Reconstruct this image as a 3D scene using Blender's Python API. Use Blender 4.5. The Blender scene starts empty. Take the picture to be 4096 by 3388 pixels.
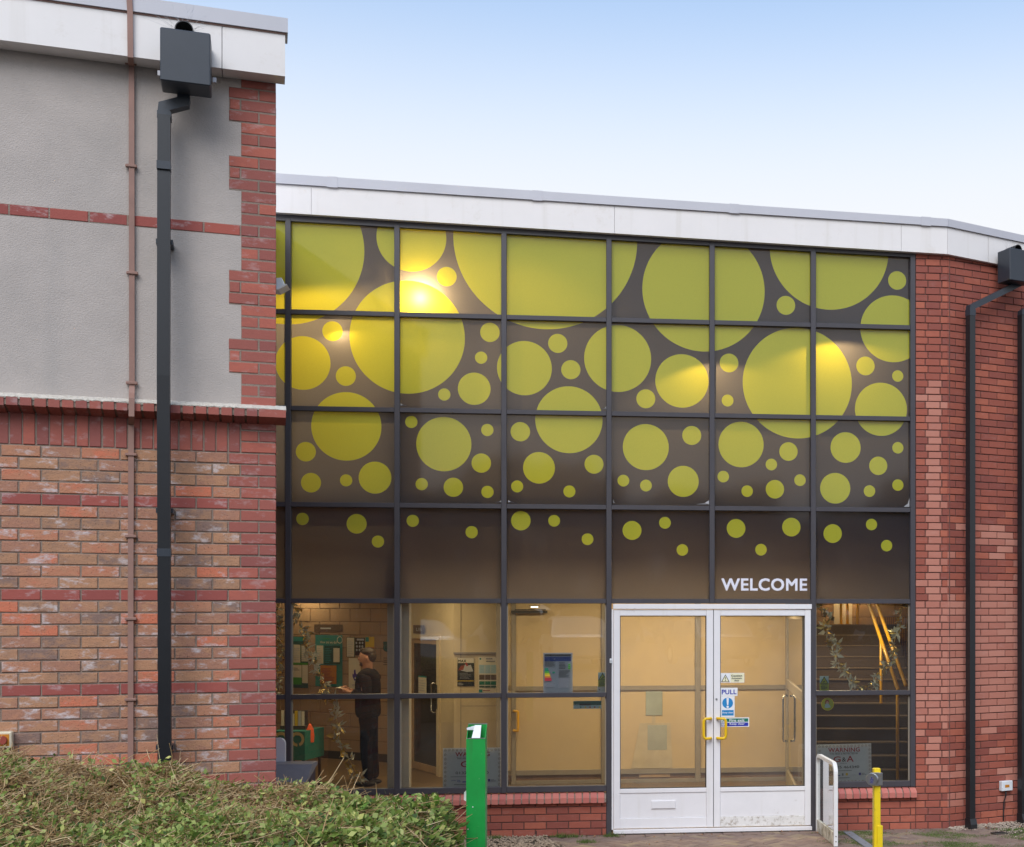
import bpy, bmesh, math, random
import numpy as np
from mathutils import Vector, Matrix
from mathutils.geometry import delaunay_2d_cdt

random.seed(7)
rng = np.random.default_rng(7)
sc = bpy.context.scene
C = sc.collection
R = math.radians

# ------------------------------------------------------------------ camera
CZ = 2.27                       # eye height above the entrance paving
F, CX, H = 5150.0, 2820.0, 2450.0   # focal length, principal point and horizon in photograph pixels
K = F / 2730.667
cam_d = bpy.data.cameras.new('camera')
cam_d.sensor_width = 36.0
cam_d.lens = F / 4096 * 36
cam_d.shift_x = (2048 - CX) / 4096.0
cam_d.shift_y = (2450 - 1694) / 4096.0
cam_d.clip_start = 0.05
cam_d.clip_end = 3000
cam = bpy.data.objects.new('camera', cam_d)
cam.location = (0, 0, CZ)
cam.rotation_euler = (R(90), 0, 0)
C.objects.link(cam)
sc.camera = cam

# ------------------------------------------------------------------ sky
SUN_EL, SUN_AZ = 44.0, 188.0     # azimuth clockwise from +Y
w = bpy.data.worlds.new('World')
sc.world = w
w.use_nodes = True
nt = w.node_tree
nt.nodes.clear()
wo = nt.nodes.new('ShaderNodeOutputWorld')
bg = nt.nodes.new('ShaderNodeBackground')
sky = nt.nodes.new('ShaderNodeTexSky')
sky.sky_type = 'NISHITA'
sky.sun_disc = False
sky.sun_elevation = R(SUN_EL)
sky.sun_rotation = R(SUN_AZ)
sky.air_density = 1.0
sky.dust_density = 0.3
sky.ozone_density = 3.0
# thin bright haze that thickens evenly towards the horizon, all round
geo = nt.nodes.new('ShaderNodeTexCoord')
sep = nt.nodes.new('ShaderNodeSeparateXYZ')
nt.links.new(geo.outputs['Generated'], sep.inputs[0])
mr = nt.nodes.new('ShaderNodeMapRange')
mr.interpolation_type = 'SMOOTHSTEP'
mr.inputs['From Min'].default_value = 0.27
mr.inputs['From Max'].default_value = 0.48
mr.inputs['To Min'].default_value = 1.0
mr.inputs['To Max'].default_value = 0.24
nt.links.new(sep.outputs['Z'], mr.inputs['Value'])
mx = nt.nodes.new('ShaderNodeMix')
mx.data_type = 'RGBA'
nt.links.new(mr.outputs['Result'], mx.inputs['Factor'])
cl = nt.nodes.new('ShaderNodeMix')
cl.data_type = 'RGBA'
cl.blend_type = 'MULTIPLY'
cl.inputs['Factor'].default_value = 1.0
nt.links.new(sky.outputs['Color'], cl.inputs['A'])
cl.inputs['B'].default_value = (1.95, 2.42, 2.5, 1)
nt.links.new(cl.outputs['Result'], mx.inputs['A'])
mx.inputs['B'].default_value = (9.5, 9.75, 10.15, 1)
nt.links.new(mx.outputs['Result'], bg.inputs['Color'])
bg.inputs['Strength'].default_value = 0.0585
nt.links.new(bg.outputs[0], wo.inputs[0])

# ------------------------------------------------------------------ sun (veiled, very soft)
sd = bpy.data.lights.new('sun', 'SUN')
sd.energy = 1.5
sd.angle = R(42)
sd.color = (1.0, 0.965, 0.92)
so = bpy.data.objects.new('sun', sd)
C.objects.link(so)
_d = Vector((math.sin(R(SUN_AZ)) * math.cos(R(SUN_EL)), math.cos(R(SUN_AZ)) * math.cos(R(SUN_EL)), math.sin(R(SUN_EL))))
so.rotation_euler = (-_d).to_track_quat('-Z', 'Y').to_euler()
so.location = _d * 50

vs = sc.view_settings
sc.display_settings.display_device = 'sRGB'
vs.view_transform = 'Standard'
vs.look = 'None'
vs.exposure = 0.74
vs.gamma = 1.0
vs.use_curve_mapping = False
sc.cycles.max_bounces = 8
sc.cycles.transparent_max_bounces = 16
sc.cycles.sample_clamp_indirect = 6
sc.cycles.use_denoising = True

# ------------------------------------------------------------------ plane frames

class Frame:
    """vertical plane: origin (x, y), x-axis turned by a about z; local y runs into the building"""
    def __init__(self, x, y, a):
        self.x, self.y, self.a = x, y, a
        self.M = Matrix.Translation((x, y, 0)) @ Matrix.Rotation(a, 4, 'Z')
    def at(self, u, v=None, n=0.0):
        c, s = math.cos(self.a), math.sin(self.a)
        x0, y0 = self.x - n * s, self.y + n * c
        k = (u - CX) / F
        t = (k * y0 - x0) / (c - k * s)
        Y = y0 + t * s
        z = None if v is None else CZ + (H - v) / F * Y
        return t, z

FG = Frame(-1.9649, 13.1076, R(6.5015))       # glazed front
FL = Frame(-2.8279, 8.4869, R(18.9))          # left wing, origin at its corner
_k, _ = FG.at(3790, None, -0.05)
_kp = FG.M @ Vector((_k, -0.05, 0))
FR = Frame(_kp.x, _kp.y, R(27.7))             # angled wall on the right
def wx(u, Y): return (u - CX) / F * Y         # world x of a picture column at depth Y
def wz(v, Y): return CZ + (H - v) / F * Y
W0 = Frame(0, 0, 0)

# ------------------------------------------------------------------ materials
MATS = {}
def nodes_of(m):
    m.use_nodes = True
    return m.node_tree.nodes, m.node_tree.links

def pmat(name, base, rough=0.6, var=0.12, scale=9.0, bump=0.0, bscale=60.0, metal=0.0, spec=0.5, coat=0.0, base2=None, stretch=None, dirt=None, streak=None):
    """procedural surface: base colour with noise variation (world space), fine bump, optional dirt (colour, scale, lo, hi)"""
    if name in MATS: return MATS[name]
    m = bpy.data.materials.new(name)
    N, L = nodes_of(m)
    b = N['Principled BSDF']
    g = N.new('ShaderNodeNewGeometry')
    vec = g.outputs['Position']
    if stretch:
        mp = N.new('ShaderNodeVectorMath'); mp.operation = 'MULTIPLY'
        mp.inputs[1].default_value = stretch
        L.new(vec, mp.inputs[0]); vec = mp.outputs[0]
    n1 = N.new('ShaderNodeTexNoise')
    n1.inputs['Scale'].default_value = scale
    n1.inputs['Detail'].default_value = 5
    n1.inputs['Roughness'].default_value = 0.65
    L.new(vec, n1.inputs['Vector'])
    mix = N.new('ShaderNodeMix'); mix.data_type = 'RGBA'
    mr = N.new('ShaderNodeMapRange')
    mr.inputs['From Min'].default_value = 0.3
    mr.inputs['From Max'].default_value = 0.7
    L.new(n1.outputs['Fac'], mr.inputs['Value'])
    L.new(mr.outputs[0], mix.inputs['Factor'])
    b2 = base2 if base2 else tuple(min(1, c * (1 + var)) for c in base)
    b1 = base if base2 else tuple(c * (1 - var) for c in base)
    mix.inputs['A'].default_value = (*b1, 1)
    mix.inputs['B'].default_value = (*b2, 1)
    out = mix.outputs['Result']
    if dirt:
        dc, ds, lo, hi, mxv = dirt
        n3 = N.new('ShaderNodeTexNoise')
        n3.inputs['Scale'].default_value = ds
        n3.inputs['Detail'].default_value = 7
        n3.inputs['Roughness'].default_value = 0.7
        L.new(g.outputs['Position'], n3.inputs['Vector'])
        r3 = N.new('ShaderNodeMapRange')
        r3.inputs['From Min'].default_value = lo
        r3.inputs['From Max'].default_value = hi
        r3.inputs['To Max'].default_value = mxv
        L.new(n3.outputs['Fac'], r3.inputs['Value'])
        m3 = N.new('ShaderNodeMix'); m3.data_type = 'RGBA'
        L.new(r3.outputs[0], m3.inputs['Factor'])
        L.new(out, m3.inputs['A'])
        m3.inputs['B'].default_value = (*dc, 1)
        out = m3.outputs['Result']
    if streak:
        kc, kx_, lo, hi, mxv = streak                    # rain runs: noise drawn out vertically
        ns = N.new('ShaderNodeTexNoise'); ns.inputs['Scale'].default_value = kx_; ns.inputs['Detail'].default_value = 4
        ms_ = N.new('ShaderNodeVectorMath'); ms_.operation = 'MULTIPLY'; ms_.inputs[1].default_value = (1, 1, .05)
        L.new(g.outputs['Position'], ms_.inputs[0]); L.new(ms_.outputs[0], ns.inputs['Vector'])
        rs = N.new('ShaderNodeMapRange'); rs.inputs['From Min'].default_value = lo; rs.inputs['From Max'].default_value = hi; rs.inputs['To Max'].default_value = mxv
        L.new(ns.outputs['Fac'], rs.inputs['Value'])
        mk = N.new('ShaderNodeMix'); mk.data_type = 'RGBA'
        L.new(rs.outputs[0], mk.inputs['Factor']); L.new(out, mk.inputs['A']); mk.inputs['B'].default_value = (*kc, 1)
        out = mk.outputs['Result']
    L.new(out, b.inputs['Base Color'])
    b.inputs['Roughness'].default_value = rough
    b.inputs['Metallic'].default_value = metal
    b.inputs['Specular IOR Level'].default_value = spec
    b.inputs['Coat Weight'].default_value = coat
    if bump:
        n2 = N.new('ShaderNodeTexNoise')
        n2.inputs['Scale'].default_value = bscale
        n2.inputs['Detail'].default_value = 4
        L.new(vec, n2.inputs['Vector'])
        bp = N.new('ShaderNodeBump')
        bp.inputs['Strength'].default_value = bump
        bp.inputs['Distance'].default_value = 0.01
        L.new(n2.outputs['Fac'], bp.inputs['Height'])
        L.new(bp.outputs[0], b.inputs['Normal'])
    MATS[name] = m
    return m

def brickmat(name, stops, rough=0.75, eff=0.0, blotch=0.3, bump=0.35, speck=0.0):
    """one colour per brick (object random, or the 'rnd' attribute where bricks are joined), blotches inside the brick, lime bloom"""
    m = bpy.data.materials.new(name)
    N, L = nodes_of(m)
    b = N['Principled BSDF']
    oi = N.new('ShaderNodeObjectInfo')
    at = N.new('ShaderNodeAttribute'); at.attribute_name = 'rnd'
    ad = N.new('ShaderNodeMath'); ad.operation = 'ADD'
    L.new(oi.outputs['Random'], ad.inputs[0]); L.new(at.outputs['Fac'], ad.inputs[1])
    fr = N.new('ShaderNodeMath'); fr.operation = 'FRACT'
    L.new(ad.outputs[0], fr.inputs[0])
    g = N.new('ShaderNodeNewGeometry')
    # blotches shift the ramp position a little
    n1 = N.new('ShaderNodeTexNoise'); n1.inputs['Scale'].default_value = 11; n1.inputs['Detail'].default_value = 5
    n1.inputs['Roughness'].default_value = 0.7
    mp = N.new('ShaderNodeVectorMath'); mp.operation = 'MULTIPLY'; mp.inputs[1].default_value = (1, 1, 1.6)
    L.new(g.outputs['Position'], mp.inputs[0]); L.new(mp.outputs[0], n1.inputs['Vector'])
    sh = N.new('ShaderNodeMath'); sh.operation = 'MULTIPLY_ADD'
    L.new(n1.outputs['Fac'], sh.inputs[0]); sh.inputs[1].default_value = blotch * 2; sh.inputs[2].default_value = -blotch
    a2 = N.new('ShaderNodeMath'); a2.operation = 'ADD'; a2.use_clamp = True
    L.new(fr.outputs[0], a2.inputs[0]); L.new(sh.outputs[0], a2.inputs[1])
    cr = N.new('ShaderNodeValToRGB')
    while len(cr.color_ramp.elements) < len(stops): cr.color_ramp.elements.new(0.5)
    for e, (p, c) in zip(cr.color_ramp.elements, stops):
        e.position = p; e.color = (*c, 1)
    L.new(a2.outputs[0], cr.inputs[0])
    col = cr.outputs[0]
    n4 = N.new('ShaderNodeTexNoise'); n4.inputs['Scale'].default_value = 130; n4.inputs['Detail'].default_value = 3
    L.new(g.outputs['Position'], n4.inputs['Vector'])
    if speck:
        r4 = N.new('ShaderNodeMapRange'); r4.inputs['From Min'].default_value = 0.62; r4.inputs['From Max'].default_value = 0.72
        r4.inputs['To Max'].default_value = speck
        L.new(n4.outputs['Fac'], r4.inputs['Value'])
        m4 = N.new('ShaderNodeMix'); m4.data_type = 'RGBA'
        L.new(r4.outputs[0], m4.inputs['Factor']); L.new(col, m4.inputs['A']); m4.inputs['B'].default_value = (0.05, 0.035, 0.03, 1)
        col = m4.outputs['Result']
    if eff:
        n3 = N.new('ShaderNodeTexNoise'); n3.inputs['Scale'].default_value = 6.5; n3.inputs['Detail'].default_value = 7
        n3.inputs['Roughness'].default_value = 0.72
        mp3 = N.new('ShaderNodeVectorMath'); mp3.operation = 'MULTIPLY_ADD'
        mp3.inputs[1].default_value = (1, 1, 2.2)
        cb = N.new('ShaderNodeCombineXYZ'); L.new(oi.outputs['Random'], cb.inputs[0])
        sc9 = N.new('ShaderNodeVectorMath'); sc9.operation = 'SCALE'; sc9.inputs['Scale'].default_value = 1.5
        L.new(cb.outputs[0], sc9.inputs[0])
        L.new(g.outputs['Position'], mp3.inputs[0]); L.new(sc9.outputs[0], mp3.inputs[2])
        L.new(mp3.outputs[0], n3.inputs['Vector'])
        r3 = N.new('ShaderNodeMapRange'); r3.inputs['From Min'].default_value = 0.545; r3.inputs['From Max'].default_value = 0.68
        r3.inputs['To Max'].default_value = eff
        L.new(n3.outputs['Fac'], r3.inputs['Value'])
        m3 = N.new('ShaderNodeMix'); m3.data_type = 'RGBA'
        L.new(r3.outputs[0], m3.inputs['Factor']); L.new(col, m3.inputs['A']); m3.inputs['B'].default_value = (0.62, 0.56, 0.56, 1)
        col = m3.outputs['Result']
    L.new(col, b.inputs['Base Color'])
    b.inputs['Roughness'].default_value = rough
    b.inputs['Specular IOR Level'].default_value = 0.35
    bp = N.new('ShaderNodeBump'); bp.inputs['Strength'].default_value = bump; bp.inputs['Distance'].default_value = 0.006
    ad5 = N.new('ShaderNodeMath'); ad5.operation = 'ADD'
    n5 = N.new('ShaderNodeTexNoise'); n5.inputs['Scale'].default_value = 45; n5.inputs['Detail'].default_value = 5
    L.new(g.outputs['Position'], n5.inputs['Vector'])
    L.new(n4.outputs['Fac'], ad5.inputs[0]); L.new(n5.outputs['Fac'], ad5.inputs[1])
    L.new(ad5.outputs[0], bp.inputs['Height']); L.new(bp.outputs[0], b.inputs['Normal'])
    MATS[name] = m
    return m

M_TAN = brickmat('tan_brick', [(0.0, (.24, .15, .12)), (.14, (.37, .20, .12)), (.34, (.46, .235, .13)), (.52, (.37, .18, .12)), (.70, (.46, .215, .125)), (.88, (.48, .19, .11)), (1.0, (.58, .175, .095))], eff=0.85, blotch=.42, bump=.6, speck=.75)
M_QUO = brickmat('red_quoin_brick', [(0, (.27, .085, .072)), (.5, (.325, .098, .075)), (.85, (.36, .105, .078)), (1, (.43, .12, .082))], eff=0.3, blotch=.3, bump=.25)
M_BAND = brickmat('red_band_brick', [(0, (.28, .07, .06)), (.5, (.33, .085, .068)), (1, (.38, .095, .07))], eff=0.5, blotch=.15, bump=.25)
M_RED = brickmat('dark_red_brick', [(0, (.25, .070, .052)), (.4, (.315, .087, .058)), (.8, (.355, .098, .063)), (1, (.43, .125, .074))], eff=0.06, blotch=.22, bump=.3)
M_PALE = brickmat('pale_red_brick', [(0, (.43, .158, .112)), (.5, (.48, .19, .135)), (1, (.51, .215, .155))], eff=0.06, blotch=.18, bump=.25)
M_SILL = brickmat('sill_brick', [(0, (.44, .125, .105)), (.5, (.49, .15, .12)), (1, (.53, .175, .135))], eff=0.1, blotch=.18, bump=.2)
M_PAVER = brickmat('paver', [(0, (.20, .135, .11)), (.4, (.235, .16, .125)), (.75, (.26, .185, .145)), (1, (.30, .22, .14))], rough=.85, eff=0.1, blotch=.3, bump=.4, speck=.4)
M_BLOCK = brickmat('painted_block', [(0, (.38, .245, .145)), (1, (.42, .275, .165))], rough=.7, blotch=.1, bump=.3)
M_MORT = pmat('mortar', (.27, .205, .165), .95, .18, 14, bump=.7, bscale=140)
M_MORTR = pmat('red_mortar', (.13, .06, .048), .95, .2, 14, bump=.7, bscale=140)
M_FLAUNCH = pmat('mortar_fillet', (.58, .53, .46), .95, .14, 22, bump=.8, bscale=90, dirt=((.25, .2, .08), 30, .58, .72, .8))
M_RENDER = pmat('grey_render', (.46, .405, .37), .95, .07, 2.6, bump=.42, bscale=95, stretch=(1, 1, 1.5), dirt=((.37, .335, .31), 1.3, .42, .72, .65), streak=((.36, .33, .31), 5, .55, .8, .6))
M_WHITE = pmat('white_fascia', (.79, .745, .72), .42, .035, 1.3, bump=.05, bscale=5, dirt=((.62, .55, .48), 5, .58, .8, .6), streak=((.64, .59, .53), 9, .57, .78, .55))
M_CAP = pmat('grey_capping', (.52, .51, .545), .45, .04, 2, metal=0.0)
M_DARK = pmat('shade_black', (.012, .012, .014), .8, .2, 5)  # black used for shade under the fascia, in the hopper mouth and weep holes
M_FRAME = pmat('anthracite_frame', (.056, .050, .057), .42, .10, 4, bump=.04, bscale=90)
M_PIPE = pmat('anthracite_pipe', (.030, .036, .047), .38, .12, 3, spec=.5)
M_PIPEB = pmat('black_pipe', (.016, .016, .018), .35, .15, 3, spec=.5)
M_STRIP = pmat('brown_tape', (.29, .16, .125), .6, .12, 7)
M_DOORW = pmat('white_door_paint', (.80, .775, .785), .38, .04, 3, dirt=((.33, .25, .17), 9, .64, .80, .5), streak=((.66, .62, .57), 14, .6, .8, .4))
M_DOORD = pmat('grimy_door_paint', (.76, .73, .70), .45, .06, 5, dirt=((.24, .17, .10), 26, .50, .68, .75))
M_GASK = pmat('black_gasket', (.015, .015, .016), .7, .1, 9)
M_YEL = pmat('yellow_paint', (.84, .60, .012), .42, .08, 8, bump=.05, bscale=50, dirt=((.22, .15, .04), 24, .60, .74, .7), streak=((.45, .33, .03), 40, .56, .75, .6))
M_YELH = pmat('yellow_handle', (.80, .50, .01), .3, .08, 12)
M_GREEN = pmat('green_paint', (.004, .27, .042), .45, .12, 7, bump=.06, bscale=40, dirt=((.30, .42, .28), 45, .66, .74, .6), streak=((.03, .15, .03), 30, .58, .75, .7))
M_STEEL = pmat('steel', (.55, .55, .56), .32, .1, 20, metal=1.0)
M_CHROME = pmat('chrome', (.62, .60, .56), .2, .05, 20, metal=1.0)
M_TAPEW = pmat('white_tape', (.80, .80, .80), .5, .06, 30)
M_PLW = pmat('white_plastic', (.72, .74, .76), .4, .04, 20)
M_CABLE = pmat('black_cable', (.02, .02, .022), .5, .1, 9)
M_GRAVEL = pmat('gravel', (.36, .27, .19), .9, .45, 40, bump=.4)
M_SOIL = pmat('soil', (.10, .075, .05), .95, .35, 18, bump=.9, bscale=80)
M_ASPH = pmat('asphalt', (.05, .05, .052), .9, .25, 30, bump=.5, bscale=160)
M_MOSS = pmat('moss', (.10, .155, .03), .95, .35, 40, bump=.6, bscale=160)
M_CONC = pmat('grey_edging', (.235, .235, .25), .8, .12, 18, bump=.3)
M_LEAFD = pmat('dry_leaf', (.26, .13, .06), .8, .35, 30)
# interior
M_FLOOR = pmat('lobby_floor', (.17, .105, .05), .35, .15, 3)
M_CREAM = pmat('cream_wall', (.66, .53, .34), .7, .05, 2)
M_CEIL = pmat('ceiling_paint', (.62, .58, .50), .8, .05, 2)
M_ALU = pmat('taupe_aluminium', (.30, .255, .20), .45, .08, 6)
M_TIMB = pmat('brown_timber', (.20, .11, .06), .55, .2, 6, stretch=(1, 1, .2))
M_TIMBL = pmat('light_timber', (.42, .27, .14), .55, .15, 6, stretch=(1, 1, .2))
M_CARPET = pmat('stair_carpet', (.12, .08, .055), .95, .35, 120, bump=.6, bscale=200)
M_NOSE = pmat('stair_nosing', (.22, .15, .09), .5, .4, 90)
M_RAILY = pmat('yellow_rail', (.78, .42, .015), .32, .06, 6)
M_SKIRT = pmat('dark_skirting', (.055, .045, .035), .6, .1, 6)
M_GREENC = pmat('green_cloth', (.012, .16, .125), .85, .12, 9)
M_CREAMP = pmat('cream_print', (.55, .43, .18), .8, .05, 9)
M_GOLD = pmat('gold_foil', (.86, .66, .26), .28, .08, 30, metal=1.0)
M_FOIL = pmat('pale_foil', (.78, .77, .66), .4, .1, 30, metal=.15)
M_NAVY = pmat('navy_plastic', (.018, .022, .05), .4, .1, 9)
M_GREYP = pmat('grey_plastic', (.17, .17, .19), .5, .1, 9)
M_SKIN = pmat('skin', (.46, .22, .14), .55, .08, 30)
M_HAIR = pmat('dark_hair', (.035, .02, .012), .6, .3, 60, bump=.5, bscale=120)
M_JACK = pmat('dark_jacket', (.012, .009, .008), .9, .25, 14, bump=.7, bscale=22, spec=.15)
M_TROU = pmat('black_trousers', (.004, .004, .005), .95, .2, 14, bump=.6, bscale=18, spec=.1)
M_SHOE = pmat('black_shoe', (.010, .009, .009), .5, .15, 20)
def ink(name, c, rough=.6): return pmat('ink_' + name, c, rough, .03, 30)
I_WHITE = ink('white', (.78, .78, .80)); I_BLACK = ink('black', (.015, .015, .017)); I_RED = ink('red', (.42, .02, .035))
I_BLUE = ink('blue', (.015, .07, .42)); I_CYAN = ink('cyan', (.01, .22, .52)); I_GREEN = ink('green', (.0, .16, .09))
I_NAVYB = ink('royal', (.015, .025, .36)); I_GREY = ink('grey', (.22, .22, .24)); I_CREAM = ink('cream', (.80, .76, .52))
I_SIGN = ink('sign', (.60, .61, .66)); I_LIME = ink('lime', (.36, .42, .02)); I_ORANGE = ink('orange', (.55, .20, .01))
I_GRASS = ink('grass', (.05, .30, .02)); I_TEAL = ink('teal', (.02, .24, .22)); I_PALEB = ink('pale_blue', (.36, .52, .62))
I_PAPER = ink('paper', (.74, .66, .54)); I_YELLOW = ink('yellow', (.72, .48, .02)); I_DKRED = ink('dark_red', (.30, .05, .03))
I_LGREY = ink('light_grey', (.5, .5, .52)); I_DKGREEN = ink('dark_green', (.01, .08, .06)); I_BROWN = ink('brown', (.12, .075, .045))
I_VIOLET = ink('violet', (.05, .03, .3)); I_PINK = ink('face', (.6, .35, .26)); I_WELC = ink('welcome', (.76, .75, .84))

def glass_mat(name, tint=(.93, .95, .93), gloss_rough=0.0, refl=1.0, haze=0.0, hazecol=(.5, .5, .5)):
    m = bpy.data.materials.new(name)
    N, L = nodes_of(m)
    N.clear()
    o = N.new('ShaderNodeOutputMaterial')
    tr = N.new('ShaderNodeBsdfTransparent'); tr.inputs[0].default_value = (*tint, 1)
    gl = N.new('ShaderNodeBsdfGlossy'); gl.inputs['Roughness'].default_value = gloss_rough
    fr = N.new('ShaderNodeFresnel'); fr.inputs[0].default_value = 1.5
    mu = N.new('ShaderNodeMath'); mu.operation = 'MULTIPLY'; mu.inputs[1].default_value = 1.8 * refl; mu.use_clamp = True
    L.new(fr.outputs[0], mu.inputs[0])
    first = tr.outputs[0]
    if haze:
        df = N.new('ShaderNodeBsdfDiffuse'); df.inputs[0].default_value = (*hazecol, 1)
        mh = N.new('ShaderNodeMixShader')
        g = N.new('ShaderNodeNewGeometry')
        n = N.new('ShaderNodeTexNoise'); n.inputs['Scale'].default_value = 2.5; n.inputs['Detail'].default_value = 5
        L.new(g.outputs['Position'], n.inputs['Vector'])
        mm = N.new('ShaderNodeMath'); mm.operation = 'MULTIPLY'; mm.inputs[1].default_value = haze * 2
        L.new(n.outputs['Fac'], mm.inputs[0])
        L.new(mm.outputs[0], mh.inputs[0]); L.new(tr.outputs[0], mh.inputs[1]); L.new(df.outputs[0], mh.inputs[2])
        first = mh.outputs[0]
    ms = N.new('ShaderNodeMixShader')
    L.new(mu.outputs[0], ms.inputs[0]); L.new(first, ms.inputs[1]); L.new(gl.outputs[0], ms.inputs[2])
    L.new(ms.outputs[0], o.inputs[0])
    MATS[name] = m
    return m

def film_mat(name, front, back, tfac, rough=.06):
    """printed film on glass: own colour from daylight in front, lets some interior light through, glass gloss on top"""
    m = bpy.data.materials.new(name)
    N, L = nodes_of(m)
    N.clear()
    o = N.new('ShaderNodeOutputMaterial')
    g = N.new('ShaderNodeNewGeometry')
    n = N.new('ShaderNodeTexNoise'); n.inputs['Scale'].default_value = 220; n.inputs['Detail'].default_value = 2
    L.new(g.outputs['Position'], n.inputs['Vector'])
    def tint(c):
        mx = N.new('ShaderNodeMix'); mx.data_type = 'RGBA'
        mx.inputs['A'].default_value = (*[x * .85 for x in c], 1); mx.inputs['B'].default_value = (*[min(1, x * 1.15) for x in c], 1)
        L.new(n.outputs['Fac'], mx.inputs['Factor'])
        return mx.outputs['Result']
    df = N.new('ShaderNodeBsdfDiffuse'); L.new(tint(front), df.inputs[0])
    tl = N.new('ShaderNodeBsdfTranslucent'); L.new(tint(back), tl.inputs[0])
    m1 = N.new('ShaderNodeMixShader'); m1.inputs[0].default_value = tfac
    L.new(df.outputs[0], m1.inputs[1]); L.new(tl.outputs[0], m1.inputs[2])
    gl = N.new('ShaderNodeBsdfGlossy'); gl.inputs['Roughness'].default_value = rough
    fr = N.new('ShaderNodeFresnel'); fr.inputs[0].default_value = 1.5
    mu = N.new('ShaderNodeMath'); mu.operation = 'MULTIPLY'; mu.inputs[1].default_value = 1.35; mu.use_clamp = True
    L.new(fr.outputs[0], mu.inputs[0])
    ms = N.new('ShaderNodeMixShader')
    L.new(mu.outputs[0], ms.inputs[0]); L.new(m1.outputs[0], ms.inputs[1]); L.new(gl.outputs[0], ms.inputs[2])
    L.new(ms.outputs[0], o.inputs[0])
    MATS[name] = m
    return m

M_GLASS = glass_mat('clear_glass', (.64, .66, .62), 0.0, 1.25, haze=.025, hazecol=(.55, .55, .56))  # slight pale veil mixed in as colour for missing reflections
M_GLASSD = glass_mat('door_glass', (.86, .88, .86), 0.0, 1.3, haze=.09, hazecol=(.55, .57, .55))  # stronger pale veil, painted in place of washed-out reflections
M_GLASSG = glass_mat('guard_glass', (.80, .88, .85), 0.02, 1.4, haze=.16, hazecol=(.62, .72, .68))
M_FILM = film_mat('dark_film', (.030, .032, .044), (.40, .355, .325), .5)
M_DISC = film_mat('lime_film', (.47, .49, .055), (.85, .70, .05), .40)

def emis(name, col, s):
    m = bpy.data.materials.new(name)
    N, L = nodes_of(m)
    b = N['Principled BSDF']
    b.inputs['Base Color'].default_value = (*col, 1)
    b.inputs['Emission Color'].default_value = (*col, 1)
    b.inputs['Emission Strength'].default_value = s
    MATS[name] = m
    return m
M_LAMP = emis('lit_lamp', (1, .80, .50), 9)
M_TUBE = emis('lit_tube', (1, .93, .75), 5)

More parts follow.
